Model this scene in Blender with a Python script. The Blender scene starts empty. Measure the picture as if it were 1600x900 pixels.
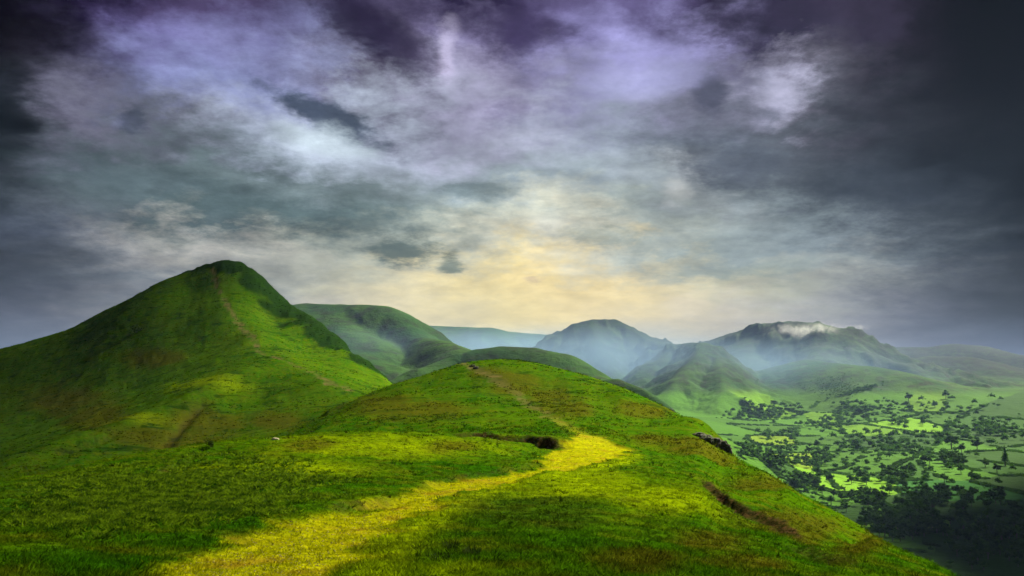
import bpy, math, random
import numpy as np
R = math.radians
random.seed(7)
rng = np.random.default_rng(7)
scene = bpy.context.scene
COL = scene.collection

# ------------------------------------------------------------------ camera
FOC = 1256.0            # focal length in pixels of a 1600 px wide frame
PITCH = math.atan(140.0 / FOC)
cam_d = bpy.data.cameras.new("camera")
cam = bpy.data.objects.new("camera", cam_d)
COL.objects.link(cam)
cam_d.sensor_width = 36.0
cam_d.lens = FOC * 36.0 / 1600.0
cam_d.clip_start = 0.1
cam_d.clip_end = 60000
cam.location = (0, 0, 0)
cam.rotation_euler = (math.pi / 2 + PITCH, 0, 0)
scene.camera = cam

# ------------------------------------------------------------------ exposure
scene.view_settings.view_transform = 'Standard'
scene.view_settings.look = 'None'
scene.view_settings.gamma = 1
scene.view_settings.exposure = 1.5
EXPO = 2.0 ** 1.5
scene.cycles.use_denoising = True
scene.cycles.max_bounces = 5
scene.cycles.diffuse_bounces = 2
scene.cycles.volume_bounces = 1
scene.cycles.transparent_max_bounces = 8
scene.cycles.volume_step_rate = 1.0

# ------------------------------------------------------------------ sun
SUN_EL, SUN_AZ = R(39), R(50)          # azimuth measured to the right of the view direction (+Y)
sun_d = bpy.data.lights.new("sun", 'SUN')
sun_d.energy = 5.0
sun_d.angle = R(5.0)
sun_d.color = (1.0, 0.93, 0.70)
sun = bpy.data.objects.new("sun", sun_d)
COL.objects.link(sun)
SUN_DIR = np.array([math.sin(SUN_AZ) * math.cos(SUN_EL), math.cos(SUN_AZ) * math.cos(SUN_EL), math.sin(SUN_EL)])
from mathutils import Vector
sun.rotation_euler = Vector(SUN_DIR).to_track_quat('Z', 'Y').to_euler()

# unseen clouds added to shade the ground; each: shaded x, y, radii, turn, seed, label
SHADE_CLOUDS = [(-520, 80, 430, 850, 32, 1, 'unseen cloud added to shade the left flank of the steep green hill'),
          (1160, 835, 1600, 540, 51, 2, 'unseen broad cloud added to shade the right side of the valley')]
# ------------------------------------------------------------------ node helper
class NT:
    def __init__(s, tree):
        s.t = tree; s.n = tree.nodes; s.l = tree.links
    def new(s, kind, **kw):
        n = s.n.new(kind)
        for k, v in kw.items():
            setattr(n, k, v)
        return n
    def put(s, sock, v):
        if isinstance(v, bpy.types.NodeSocket): s.l.new(v, sock)
        elif v is not None:
            sock.default_value = v
    def math(s, op, a, b=None, c=None, clamp=False):
        n = s.new('ShaderNodeMath', operation=op, use_clamp=clamp)
        s.put(n.inputs[0], a)
        if b is not None: s.put(n.inputs[1], b)
        if c is not None: s.put(n.inputs[2], c)
        return n.outputs[0]
    def vmath(s, op, a, b=None):
        n = s.new('ShaderNodeVectorMath', operation=op)
        s.put(n.inputs[0], a)
        if b is not None: s.put(n.inputs[1] if op != 'SCALE' else n.inputs['Scale'], b)
        return n.outputs['Value'] if op in ('LENGTH', 'DOT_PRODUCT') else n.outputs[0]
    def mix(s, f, a, b, mode='MIX'):
        n = s.new('ShaderNodeMix', data_type='RGBA', blend_type=mode)
        s.put(n.inputs[0], f); s.put(n.inputs[6], a); s.put(n.inputs[7], b)
        return n.outputs[2]
    def rng(s, v, a, b, c=0.0, d=1.0, smooth=True):
        n = s.new('ShaderNodeMapRange', interpolation_type='SMOOTHSTEP' if smooth else 'LINEAR')
        s.put(n.inputs[0], v)
        for i, q in enumerate((a, b, c, d)): n.inputs[i + 1].default_value = q
        return n.outputs[0]
    def noise(s, vec, scale, detail=4, rough=0.55, dist=0.0, col=False):
        n = s.new('ShaderNodeTexNoise')
        s.put(n.inputs['Vector'], vec)
        n.inputs['Scale'].default_value = scale; n.inputs['Detail'].default_value = detail
        n.inputs['Roughness'].default_value = rough; n.inputs['Distortion'].default_value = dist
        return n.outputs['Color' if col else 0]
def c4(r, g, b): return (r, g, b, 1.0)
def lin(v):
    v = v / 255.0
    return v / 12.92 if v <= 0.04045 else ((v + 0.055) / 1.055) ** 2.4

# pixel of the 1600x900 frame -> azimuth and tangent of elevation
CP, SP = math.cos(PITCH), math.sin(PITCH)
def ray(px, py):
    r = (np.asarray(px, float) - 800) / FOC; u = (450 - np.asarray(py, float)) / FOC
    y = CP - u * SP; z = SP + u * CP
    return np.arctan2(r, y), z / np.hypot(r, y)
def pt(px, py, D):
    a, e = ray(px, py)
    return np.array([D * np.sin(a), D * np.cos(a), D * e])
def to_px(az, e):
    """inverse of ray()"""
    x = np.sin(az); y = np.cos(az); z = e
    f = y * CP + z * SP; u = -y * SP + z * CP
    f = np.maximum(f, 1e-3)
    return 800 + FOC * x / f, 450 - FOC * u / f

# ------------------------------------------------------------------ sky
world = bpy.data.worlds.new("World"); scene.world = world
world.use_nodes = True
W = NT(world.node_tree); W.n.clear()
SKY_ROWS = [  # py, [(px, r, g, b) ...]   colours of the cloud deck, display values
 (-260, [(-300,25,22,38),(200,70,62,95),(500,60,55,85),(900,85,80,115),(1300,50,45,70),(1700,25,22,40),(2100,25,22,40)]),
 (0, [(-200,9,6,14),(0,8,4,14),(100,15,10,30),(190,45,37,68),(300,83,73,111),(400,73,65,101),(470,83,73,106),(550,57,47,77),(640,41,35,64),(760,46,39,70),(840,98,89,132),(930,112,104,151),(1040,95,86,130),(1120,41,33,57),(1220,33,27,46),(1330,48,40,62),(1420,54,47,67),(1490,13,8,17),(1600,1,1,3),(1800,3,2,6)]),
 (70, [(-200,10,8,16),(0,12,8,21),(100,23,17,41),(170,61,53,89),(240,104,99,149),(330,123,123,172),(420,119,119,163),(490,84,81,112),(560,64,59,87),(640,78,71,104),(700,152,145,188),(760,84,77,110),(830,74,67,102),(900,149,144,198),(1000,167,164,221),(1090,161,157,208),(1150,65,59,87),(1230,47,41,64),(1320,50,45,65),(1410,49,43,61),(1480,21,15,26),(1600,1,1,3),(1800,3,3,6)]),
 (140, [(-200,14,14,20),(0,34,32,43),(80,46,44,64),(160,80,79,106),(250,117,121,162),(330,136,143,190),(420,150,158,201),(500,139,142,175),(560,100,96,119),(640,84,80,103),(700,182,179,210),(760,158,153,184),(850,116,113,142),(950,151,151,188),(1040,147,148,174),(1110,100,100,118),(1180,160,160,187),(1220,190,188,215),(1280,84,82,95),(1400,49,46,58),(1500,21,18,26),(1600,3,2,6),(1800,6,6,8)]),
 (210, [(-200,22,26,32),(0,42,46,54),(90,96,96,116),(170,116,116,136),(240,77,85,97),(310,121,124,142),(400,172,182,206),(500,206,219,236),(600,177,186,205),(700,169,172,193),(800,179,180,203),(900,159,166,182),(1000,141,151,164),(1100,97,105,119),(1200,93,98,109),(1300,64,68,77),(1400,43,46,54),(1500,27,28,33),(1600,8,9,14),(1800,11,11,15)]),
 (280, [(-200,30,35,42),(0,49,57,64),(100,70,81,89),(200,84,97,103),(300,94,109,114),(400,100,115,120),(500,114,131,134),(600,141,153,158),(700,122,135,138),(800,152,165,171),(900,162,175,181),(1000,157,167,174),(1060,184,189,191),(1130,99,109,119),(1230,91,99,107),(1320,72,79,87),(1420,48,53,61),(1520,27,30,36),(1600,13,16,20),(1800,13,15,20)]),
 (335, [(-200,37,43,52),(0,57,67,77),(100,91,99,111),(200,93,105,112),(300,82,97,100),(400,86,102,104),(500,96,114,114),(600,100,115,115),(700,123,137,135),(790,176,183,170),(860,214,213,190),(930,168,177,167),(1010,151,163,161),(1100,153,159,161),(1200,131,143,146),(1300,105,117,122),(1400,69,76,83),(1500,36,41,48),(1600,17,21,27),(1800,18,21,26)]),
 (390, [(-200,43,49,59),(0,67,75,90),(100,89,97,111),(180,134,136,139),(260,169,167,161),(340,183,181,171),(430,191,191,175),(520,171,175,158),(600,165,171,158),(680,176,181,163),(750,203,203,181),(850,220,213,183),(920,210,207,184),(1000,176,183,171),(1100,151,163,159),(1200,137,149,150),(1300,129,141,146),(1400,85,94,101),(1500,49,54,62),(1600,29,34,43),(1800,24,28,35)]),
 (440, [(-200,37,42,48),(0,57,63,73),(120,72,78,85),(250,110,118,128),(430,159,162,152),(500,190,188,162),(600,220,209,168),(700,239,221,160),(800,251,227,150),(900,249,223,152),(1000,233,213,158),(1100,198,193,160),(1200,180,182,160),(1300,163,166,158),(1400,106,111,115),(1500,69,73,81),(1600,42,45,48),(1800,30,32,36)]),
 (500, [(-200,49,52,61),(0,75,78,91),(120,95,98,107),(430,173,170,166),(560,209,199,171),(700,239,223,168),(800,247,227,158),(900,243,221,162),(1000,229,211,162),(1070,220,207,172),(1150,195,187,170),(1250,169,168,166),(1350,130,132,139),(1450,91,94,105),(1600,46,48,52),(1800,40,42,45)]),
 (640, [(-200,70,76,96),(400,120,130,150),(800,170,180,180),(1200,130,140,160),(1600,90,100,120),(1800,80,90,110)]),
]
def build_sky():
    tc = W.new('ShaderNodeTexCoord')
    sep = W.new('ShaderNodeSeparateXYZ'); W.l.new(tc.outputs['Generated'], sep.inputs[0])
    x, y, z = sep.outputs
    d = tc.outputs['Generated']
    # cloud-layer coordinates: flattened towards the horizon as a real deck is
    zz = W.math('ADD', W.math('MAXIMUM', z, 0.0), 0.22)
    cx = W.math('DIVIDE', x, zz); cy = W.math('DIVIDE', y, zz)
    comb = W.new('ShaderNodeCombineXYZ'); W.put(comb.inputs[0], cx); W.put(comb.inputs[1], cy)
    P = comb.outputs[0]
    w1 = W.noise(P, 1.6, 6, 0.6, 0.3, col=True)
    w2 = W.noise(P, 6.0, 10, 0.70, 0.1, col=True)
    s1 = W.new('ShaderNodeSeparateColor'); W.l.new(w1, s1.inputs[0])
    s2 = W.new('ShaderNodeSeparateColor'); W.l.new(w2, s2.inputs[0])
    az = W.math('ARCTAN2', x, y)
    el = W.math('ARCSINE', z)
    # wisps push the edges about
    amp = W.rng(el, 0.0, 0.25, 0.35, 1.0)
    def warp(base, a, b, k1, k2):
        q = W.math('MULTIPLY_ADD', W.math('SUBTRACT', a, 0.5), k1, W.math('MULTIPLY', W.math('SUBTRACT', b, 0.5), k2))
        return W.math('MULTIPLY_ADD', q, amp, base)
    azw = warp(az, s1.outputs[0], s2.outputs[0], 0.34, 0.22)
    elw = warp(el, s1.outputs[1], s2.outputs[1], 0.20, 0.14)
    A0, A1 = R(-46), R(46)
    # beyond the frame the deck folds back on itself
    azf = W.math('SUBTRACT', W.math('PINGPONG', W.math('SUBTRACT', azw, A0), A1 - A0), A1)
    # (ping-pong maps [A0, A1] to [0, A1-A0])
    azn = W.math('DIVIDE', W.math('ADD', azf, A1), A1 - A0, clamp=True)
    acc = None
    els = []
    for py, stops in SKY_ROWS:
        _, e = ray(800, py); els.append(math.atan(float(e)))
    for j, (py, stops) in enumerate(SKY_ROWS):
        ramp = W.new('ShaderNodeValToRGB'); cr = ramp.color_ramp; cr.interpolation = 'B_SPLINE'
        W.put(ramp.inputs[0], azn)
        pts = []
        for (px, r, g, b) in stops:
            a = math.atan2((px - 800) / FOC, 1.0)
            pts.append(((a - A0) / (A1 - A0), (lin(r), lin(g), lin(b), 1)))
        pts = [p for p in pts if 0 <= p[0] <= 1]
        cr.elements[0].position = pts[0][0]; cr.elements[0].color = pts[0][1]
        cr.elements[1].position = pts[-1][0]; cr.elements[1].color = pts[-1][1]
        for p in pts[1:-1]:
            e_ = cr.elements.new(p[0]); e_.color = p[1]
        # rows are blended by elevation: each next row takes over going up
        if acc is None:
            acc = ramp.outputs[0]; prev = els[j]
        else:
            f = W.rng(elw, els[j], prev, 0.0, 1.0, smooth=False)   # 1 above = earlier row
            acc = W.mix(f, ramp.outputs[0], acc); prev = els[j]
        # note: map range clamps, so mixing downwards keeps the row above where el is higher
    # fine cloud relief
    n3 = W.noise(P, 3.0, 10, 0.62, 0.1)
    n4 = W.noise(P, 9.0, 10, 0.70, 0.1)
    det = W.math('ADD', W.math('MULTIPLY', W.math('SUBTRACT', n3, 0.5), 1.9), W.math('MULTIPLY', W.math('SUBTRACT', n4, 0.5), 2.1))
    def edge_(n, a, b): return W.math('SUBTRACT', W.rng(n, a, b), 0.5)
    n5 = W.noise(P, 1.7, 9, 0.56, 0.1); n6 = W.noise(P, 4.2, 8, 0.56, 0.1)
    det = W.math('ADD', W.math('MULTIPLY', det, 0.75), W.math('ADD', W.math('MULTIPLY', edge_(n5, .42, .56), 0.34), W.math('MULTIPLY', edge_(n6, .44, .58), 0.22)))
    k = W.math('MULTIPLY', det, W.rng(el, 0.03, 0.22, 0.25, 0.85))
    gain = W.math('POWER', 2.0, W.math('MULTIPLY', k, 1.25))
    # separate clouds standing in front of the deck (px, py, rx, ry, tilt deg, r, g, b, opacity)
    blobs = BLOBS
    cur = W.vmath('SCALE', acc, gain)
    cz = W.new('ShaderNodeCombineXYZ')
    W.put(cz.inputs[0], W.math('MULTIPLY_ADD', W.math('SUBTRACT', s2.outputs[0], 0.5), 0.05, W.math('MULTIPLY_ADD', W.math('SUBTRACT', s1.outputs[0], 0.5), 0.01, az)))
    W.put(cz.inputs[1], W.math('MULTIPLY_ADD', W.math('SUBTRACT', s2.outputs[1], 0.5), 0.035, W.math('MULTIPLY_ADD', W.math('SUBTRACT', s1.outputs[2], 0.5), 0.008, el)))
    for (px, py, rx, ry, tilt, r, g, b, op, soft) in blobs:
        a, e = ray(px, py)
        m = W.new('ShaderNodeMapping', vector_type='TEXTURE')
        W.put(m.inputs[0], cz.outputs[0])
        m.inputs['Location'].default_value = (float(a), math.atan(float(e)), 0)
        m.inputs['Rotation'].default_value = (0, 0, R(tilt))
        m.inputs['Scale'].default_value = (rx / FOC, ry / FOC, 1)
        ln = W.math('MULTIPLY_ADD', W.math('SUBTRACT', n4, 0.5), 1.5, W.math('MULTIPLY_ADD', W.math('SUBTRACT', n3, 0.5), 0.8, W.vmath('LENGTH', m.outputs[0])))
        f = W.rng(ln, 1.15, 1.15 - soft, 0.0, op)
        cc = W.vmath('SCALE', (lin(r), lin(g), lin(b)), gain)
        cur = W.mix(f, cur, cc)
    nish = W.new('ShaderNodeTexSky', sky_type='NISHITA')
    nish.sun_disc = False; nish.sun_elevation = SUN_EL; nish.sun_rotation = SUN_AZ
    nish.altitude = 300
    sk = W.vmath('SCALE', nish.outputs[0], 0.05)
    cl = W.vmath('SCALE', cur, 1.0 / EXPO)
    lum = W.rng(W.vmath('DOT_PRODUCT', cur, (.3, .6, .1)), 0.05, 0.6, 0.0, 0.06)   # blue shows through where the deck is thin
    tot = W.mix(W.math('SUBTRACT', 1.0, lum), sk, cl)
    bg = W.new('ShaderNodeBackground'); W.put(bg.inputs[0], tot)
    bg.inputs[1].default_value = 1.0
    # clear blue gets strength 0.05 above; the cloud deck is set against it
    out = W.new('ShaderNodeOutputWorld'); W.l.new(bg.outputs[0], out.inputs[0])
BLOBS = [
 (520,186,110,26,-20,60,74,94,0.9,0.7), (628,392,72,26,0,90,108,106,0.9,0.8), (702,412,26,12,0,104,120,112,0.8,0.8),
 (512,222,92,30,-8,222,240,250,0.75,0.9), (700,85,22,60,0,214,206,240,0.7,0.9),
 (1212,148,46,24,-10,206,204,232,0.6,1.0), (1112,150,30,34,0,84,88,110,0.8,0.8), (1056,300,28,22,-20,226,226,220,0.55,1.0),
 (1130,250,120,42,-12,84,92,106,0.75,0.9), (620,70,110,42,-30,56,50,78,0.8,0.9), (560,30,90,44,-25,44,38,66,0.75,0.9),
 (800,48,90,50,-10,60,52,88,0.75,0.9), (210,190,16,26,20,66,74,92,0.7,0.8), (20,175,42,70,0,22,28,36,0.8,0.9),
 (860,352,46,26,0,226,226,210,0.6,1.0), (940,372,80,22,-4,158,170,160,0.6,0.9), (300,305,230,40,-6,84,102,108,0.6,0.9),
 (460,335,230,26,-4,82,102,104,0.6,0.9), (740,298,80,18,0,110,126,130,0.7,0.9), (1000,130,110,34,4,176,176,226,0.6,1.0),
 (1070,475,44,20,0,236,220,186,0.6,1.0), (835,438,14,6,0,214,190,150,0.7,0.9), (1170,420,180,12,4,140,156,154,0.5,1.0),
 (1380,300,140,60,-10,58,66,78,0.5,1.0), ]
build_sky()

# ------------------------------------------------------------------ numpy noise
_perm = np.random.default_rng(3).permutation(4096)
_grad = np.random.default_rng(4).uniform(0, 2 * np.pi, 4096)
_gx, _gy = np.cos(_grad), np.sin(_grad)
def perlin(x, y, seed=0):
    x = x + seed * 37.7; y = y + seed * 91.3
    xi = np.floor(x).astype(np.int64); yi = np.floor(y).astype(np.int64)
    xf = x - xi; yf = y - yi
    u = xf ** 3 * (xf * (xf * 6 - 15) + 10); v = yf ** 3 * (yf * (yf * 6 - 15) + 10)
    def g(ix, iy, dx, dy):
        h = _perm[(_perm[ix & 4095] + iy) & 4095]
        return _gx[h] * dx + _gy[h] * dy
    a = g(xi, yi, xf, yf); b = g(xi + 1, yi, xf - 1, yf)
    c = g(xi, yi + 1, xf, yf - 1); d = g(xi + 1, yi + 1, xf - 1, yf - 1)
    return (a + u * (b - a)) + v * ((c + u * (d - c)) - (a + u * (b - a)))
def fbm(x, y, o=4, seed=0, g=0.5):
    s = 0; a = 1
    for i in range(o):
        s = s + a * perlin(x, y, seed + i); x = x * 2.03; y = y * 2.03; a *= g
    return s
def ridged(x, y, o=4, seed=0):
    s = 0; a = 1
    for i in range(o):
        s = s + a * (1 - 2.2 * np.abs(perlin(x, y, seed + i))); x = x * 2.1; y = y * 2.1; a *= 0.5
    return s / 1.9
def sst(a, b, v):
    t = np.clip((v - a) / (b - a), 0, 1); return t * t * (3 - 2 * t)

# ------------------------------------------------------------------ terrain: near hills
CTRL = [  # px, py, horizontal distance: where the near ridge and the left hill stand
 # close ground
 (-200,900,20),(0,900,20),(400,900,21),(800,900,20),(1100,900,23),(1300,900,31),(1460,900,48),(1700,1000,40),(-500,900,21),
 (-200,806,42),(0,802,41),(300,800,39),(600,800,38),(900,800,39),(1100,800,45),(1340,818,86),
 (-200,760,66),(0,750,70),(300,742,60),(600,740,60),(780,742,62),(1000,742,68),(1130,742,88),(1250,770,118),
 (200,715,86),(350,692,96),(500,679,104),(600,675,108),(700,682,106),(780,694,101),(840,712,95),(960,706,104),(900,712,95),(1050,702,120),(1140,702,168),
 # hidden falls beyond the right edge
 (1460,1000,70),(1340,930,125),(1250,860,160),(1140,780,215),(1460,1150,110),(1340,1100,190),(1250,1000,230),(1140,900,290),(1700,1150,60),(1700,1300,110),
 (1460,1300,220),(1340,1250,320),(1140,1050,420),
 # knoll
 (600,650,170),(500,668,165),(700,645,175),(800,642,170),(800,676,128),(700,668,140),(900,640,165),(880,682,118),(1000,665,155),(1050,660,185),
 (720,571,262),(780,562,268),(840,566,262),(900,584,250),(970,607,235),(1040,636,215),(660,588,256),(610,602,250),(560,625,235),(520,648,215),(490,671,190),
 (780,590,225),(700,610,215),(860,610,215),(950,635,200),
 (780,597,330),(840,610,325),(900,640,315),(970,680,300),(1040,730,290),(700,606,325),(640,625,320),
 (780,660,480),(900,720,480),(1040,850,430),(680,650,440),
 # hollow behind the mound
 (0,800,118),(200,752,140),(400,722,155),(-200,830,110),(500,700,140),(600,688,140),
 # left hill: ridge with the path
 (545,612,335),(500,590,375),(440,565,435),(402,546,485),(396,522,545),(362,485,640),(336,448,740),(330,410.5,850),(345,407.5,850),(362,406.5,852),(380,411,849),(396,420.5,843),(412,434,832),
 (604,600,470),(580,576,530),(540,536,620),(500,502,700),(460,477,765),(430,450,810),
 (480,545,550),(430,500,660),(540,580,450),
 (300,455,755),(250,480,720),(260,435,850),(200,468,880),(150,492,910),(115,512,935),(60,529,965),(0,545,1000),(-150,575,1050),(-400,600,1100),(325,411,850),
 (200,520,680),(100,562,690),(0,600,700),(-200,640,700),(300,520,610),(350,540,545),
 (425,572,425),(350,603,385),(300,632,355),(200,672,325),(100,708,300),(0,738,282),(-200,770,280),
 (200,610,510),(100,648,490),(0,690,470),(300,585,460),(-200,720,460),
 (400,625,355),(300,678,305),(350,655,325),(450,635,320),(220,712,275),(450,668,265),(490,658,275),(100,755,250),(0,790,240),
 # hidden falls beyond the left hill
 (604,660,560),(540,600,720),(500,560,800),(430,500,900),(362,470,960),(300,480,990),(200,520,1040),(60,570,1150),(-150,610,1250),
 (604,750,750),(500,650,1000),(362,590,1200),(200,600,1300),(0,620,1350),(-400,640,1350),(700,720,650),(780,760,800),(640,700,560),
 (1195,737,140),(1225,754,128),(1290,794,100),(1195,830,180),(1290,900,140),(1195,1000,280),(1040,950,600),(1140,1000,700),(1340,1100,700),(1600,1200,600),
 (-500,782,1700),(-500,754,2300),(-100,782,1700),(-100,754,2300),(300,782,1700),(300,754,2300),(700,782,1700),(700,754,2300),(1000,782,1700),(1000,754,2300),(1300,782,1700),(1300,754,2300),(1700,782,1700),(1700,754,2300),
 # under and behind the viewer
 (-200,1700,2.5),(800,1700,2.5),(1800,1700,2.5),(-400,1150,8),(800,1150,8.0),(400,1150,8),(1300,1150,8.5),(1900,1200,11),
]
_c = np.array(CTRL, float)
_ca, _ce = ray(_c[:, 0], _c[:, 1])
K_A, K_D = 2.4, 1.0
_P = np.stack([_ca * K_A, np.log(_c[:, 2]) * K_D], 1)
def _U(r2): return np.where(r2 > 1e-12, r2 * np.log(np.maximum(r2, 1e-12)) * 0.5, 0.0)
def _solve(P, v, lam=0.0004):
    n = len(P); d2 = ((P[:, None] - P[None]) ** 2).sum(-1)
    A = np.zeros((n + 3, n + 3)); A[:n, :n] = _U(d2) + lam * np.eye(n)
    A[:n, n] = 1; A[:n, n + 1:] = P; A[n, :n] = 1; A[n + 1:, :n] = P.T
    return np.linalg.solve(A, np.r_[v, 0, 0, 0])
_w = _solve(_P, _ce)
def tps(az, D):
    q0 = az * K_A; q1 = np.log(D) * K_D
    out = _w[-3] + _w[-2] * q0 + _w[-1] * q1
    for i in range(len(_P)):
        out = out + _w[i] * _U((q0 - _P[i, 0]) ** 2 + (q1 - _P[i, 1]) ** 2)
    return out
def near_e(az, D):
    lim = R(46)
    inside = np.clip(az, -lim, lim)
    e = tps(inside, D)
    o = np.abs(az) > lim
    if np.any(o):
        t = np.where(az > 0, (az - lim), (2 * np.pi - lim + az)) / (2 * np.pi - 2 * lim)
        t = np.clip(t, 0, 1); t = t * t * (3 - 2 * t)
        eo = tps(np.full_like(az, lim), D) * (1 - t) + tps(np.full_like(az, -lim), D) * t
        e = np.where(o, eo, e)
    return e
def hit_near(px, py, dmin=6.0, dmax=1200.0):
    a, e = ray(px, py); D = np.exp(np.linspace(math.log(dmin), math.log(dmax), 900))
    g = tps(np.full_like(D, float(a)), D)
    k = np.argmax(g >= float(e))
    if not (g >= float(e)).any(): k = np.argmax(g)
    return np.array([D[k] * math.sin(a), D[k] * math.cos(a)])
def poly_world(pts, dmin=6.0):
    out = []
    for p in pts:
        if len(p) == 3: w = pt(*p)[:2]
        else: w = hit_near(p[0], p[1], dmin)
        out.append(w)
    return np.array(out)
def polydist(x, y, P):
    """distance to polyline, fraction along it, signed side"""
    best = np.full(x.shape, 1e9); tt = np.zeros(x.shape); side = np.zeros(x.shape)
    n = len(P) - 1
    for i in range(n):
        a, b = P[i], P[i + 1]; d = b - a; L2 = float(d @ d) + 1e-9
        t = np.clip(((x - a[0]) * d[0] + (y - a[1]) * d[1]) / L2, 0, 1)
        dx = x - a[0] - t * d[0]; dy = y - a[1] - t * d[1]
        dd = np.hypot(dx, dy); m = dd < best
        best = np.where(m, dd, best); tt = np.where(m, (i + t) / n, tt)
        side = np.where(m, np.sign(d[0] * dy - d[1] * dx), side)
    return best, tt, side
# scarps: eroded banks whose steep face looks back at the viewer: points (left to right), height, reach behind
SCARPS = [([(690,672,112),(770,684,112),(840,694,108),(905,704,104)], 1.9, 14),
          ([(1090,742),(1130,760),(1180,784),(1224,806),(1250,822)], 1.05, 5),
          ([(1262,850),(1300,871),(1345,894)], 0.6, 4),
          ([(500,803),(560,790),(612,776)], 0.55, 3), ([(640,770),(690,748),(780,738),(850,727)], 0.35, 2.5),
          ([(500,655,235),(525,640,235),(555,626,238)], 2.4, 10),
          ([(70,738,285),(110,722,290),(190,695,305)], 3.0, 16),
          ([(1000,712),(1060,722)], 0.35, 6),
          ([(960,776),(1010,790)], 0.3, 3), ([(230,742),(300,722)], 0.4, 3)]
SCARPS = [(poly_world(p), h, r) for p, h, r in SCARPS]
GULLY = [(poly_world([(300,655),(285,672),(262,698),(250,712)], 200), 1.1, 2.4), (poly_world([(318,640),(300,655)], 200), 1.5, 3.0)]
PATH_L = [(230,900),(330,852),(480,812),(560,794),(650,762),(690,748),(790,741),(846,734),(850,716),(846,712)]
PATH_R = [(545,900),(552,872),(590,838),(660,800),(720,772),(830,745),(940,726),(950,716),(985,706)]
def near_height(az, D):
    """height and zone masks of the near hills"""
    x = D * np.sin(az); y = D * np.cos(az)
    e = near_e(az, D)
    z = e * D
    px, py = to_px(az, e)
    front = np.abs(az) < 1.2
    bx, by = x, y
    wob = fbm(x / 9, y / 9, 3, 5) * 2.2 + fbm(x / 2.0, y / 2.0, 2, 15) * 0.5
    soil = np.zeros_like(x)
    for k, (P, h, r) in enumerate(SCARPS):
        L = np.linalg.norm(P[-1] - P[0])
        c = P.mean(0); m = (np.hypot(x - c[0], y - c[1]) < L + r * 4)
        if not m.any(): continue
        s_ = min(1.0, h / 1.6)
        d, t, sd = polydist(x[m], y[m], P)
        d = d * sd + wob[m] * 0.8 * s_
        end = sst(0, 0.22, t) * sst(1, 0.78, t)
        dd = polydist(x[m], y[m], P)[0]
        endo = np.where((t <= 0.0) | (t >= 1.0), 0, 1)
        w = 0.35 + 0.25 * h
        end = end * (0.8 + 0.4 * np.clip(0.5 + fbm(x[m] / (2.0 + h * 1.2), y[m] / (2.0 + h * 1.2), 3, 51 + k), 0, 1))
        up = sst(-w * 1.3, w * 0.7, d) * np.exp(-np.maximum(d, 0) / r)
        dn = -0.40 * np.exp(-((d + w * 1.6) / (w * 1.6)) ** 2)
        z[m] += h * (0.42 * up + dn) * end * endo
        soil[m] = np.maximum(soil[m], (0.3 if k in (6, 7) else 0.85 if k < 2 else 0.6) * sst(-w * 1.5, -w * 0.9, d) * sst(w * 0.7, w * 0.1, d) * end * endo * min(1, h))
    for P, h, w in GULLY:
        d, t, sd = polydist(x, y, P); d = np.abs(d + wob * 0.6)
        z -= h * np.exp(-(d / w) ** 2); soil = np.maximum(soil, 0.38 * np.exp(-(d / (w * 0.7)) ** 2))
    # path
    pn = fbm(x / 3.0, y / 3.0, 3, 8)
    def edge(P, q):
        P = np.array(P, float)[::-1]           # rising py
        o = np.argsort(P[:, 1]); return np.interp(q, P[o, 1], P[o, 0])
    xl = edge(PATH_L, py); xr = edge(PATH_R, py)
    sc = FOC / np.maximum(D, 5)
    inn = np.minimum(px - xl, xr - px) / sc + pn * 1.4
    near_path = (D < 112) & (py > 711)
    path = np.where(near_path, sst(-0.7, 0.9, inn + 0.8 * fbm(x / 1.2, y / 1.2, 2, 91)), 0)
    verge = np.where((D < 112) & (py > 712), np.exp(-((px - xr - 25 - (py - 700) * 0.12) / (18 + (py - 700) * 0.18)) ** 2), 0)
    PW = polydist
    w1 = poly_world([(905,712),(940,698),(918,682),(880,664),(850,645),(825,630),(800,610),(775,592),(745,580),(722,571)], 60)
    d, t, sd = PW(x, y, w1)
    ww = np.interp(t, [0, .12, .2, .35, .6, .8, 1], [4.4, 4.0, 2.0, 1.2, 1.2, 2.2, 1.2])
    p2 = sst(ww + 0.6, ww - 0.8, d - pn * 1.9)
    p2 = p2 * np.where(t > 0.22, 0.22 + 0.62 * np.clip(0.5 + 1.3 * fbm(x / 4, y / 4, 4, 88), 0, 1), 1)
    w3 = poly_world([(552,614,335),(520,602,352),(500,590,375),(470,577,405),(440,566,435),(402,550,485),(397,525,545),(372,498,610),(358,480,655),(340,450,735),(332,425,800)])
    d3, t3, _ = PW(x, y, w3)
    ww3 = np.interp(t3, [0, .3, .5, .7, 1], [0.9, 0.5, 0.9, 1.6, 0.5])
    p3 = sst(ww3 + 1.4, ww3 - 0.8, d3 - fbm(x / 9, y / 9, 3, 9) * 5.0 ) * (0.25 + 0.75 * np.clip(0.65 + 1.3 * fbm(x / 14, y / 14, 3, 19), 0, 1)) * (D > 280)
    path = np.maximum(path, np.maximum(p2, p3))
    z -= 0.16 * path
    # rolling relief: tussocks near, terraces further off
    amp = np.clip(D / 60, 0.3, 1.8)
    fl = 1 - 0.55 * path
    z += fl * (0.34 * amp * fbm(x / 8, y / 8, 3, 21) + 0.22 * np.minimum(amp, 1.3) * (ridged(x / 5.5, y / 3.2, 3, 25) - .4) + 0.09 * np.minimum(amp, 1.2) * fbm(x / 1.3, y / 1.3, 3, 31))
    ter = D > 180
    z += np.where(ter, 1.0 * sst(180, 420, D) * fbm(x / 40, y / 40, 4, 41) * 1.6, 0)
    z += np.where(D > 300, sst(300, 500, D) * (0.9 * ridged((x + .4 * y) / 55, (y - .4 * x) / 16, 3, 43) - 0.4), 0)
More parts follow.
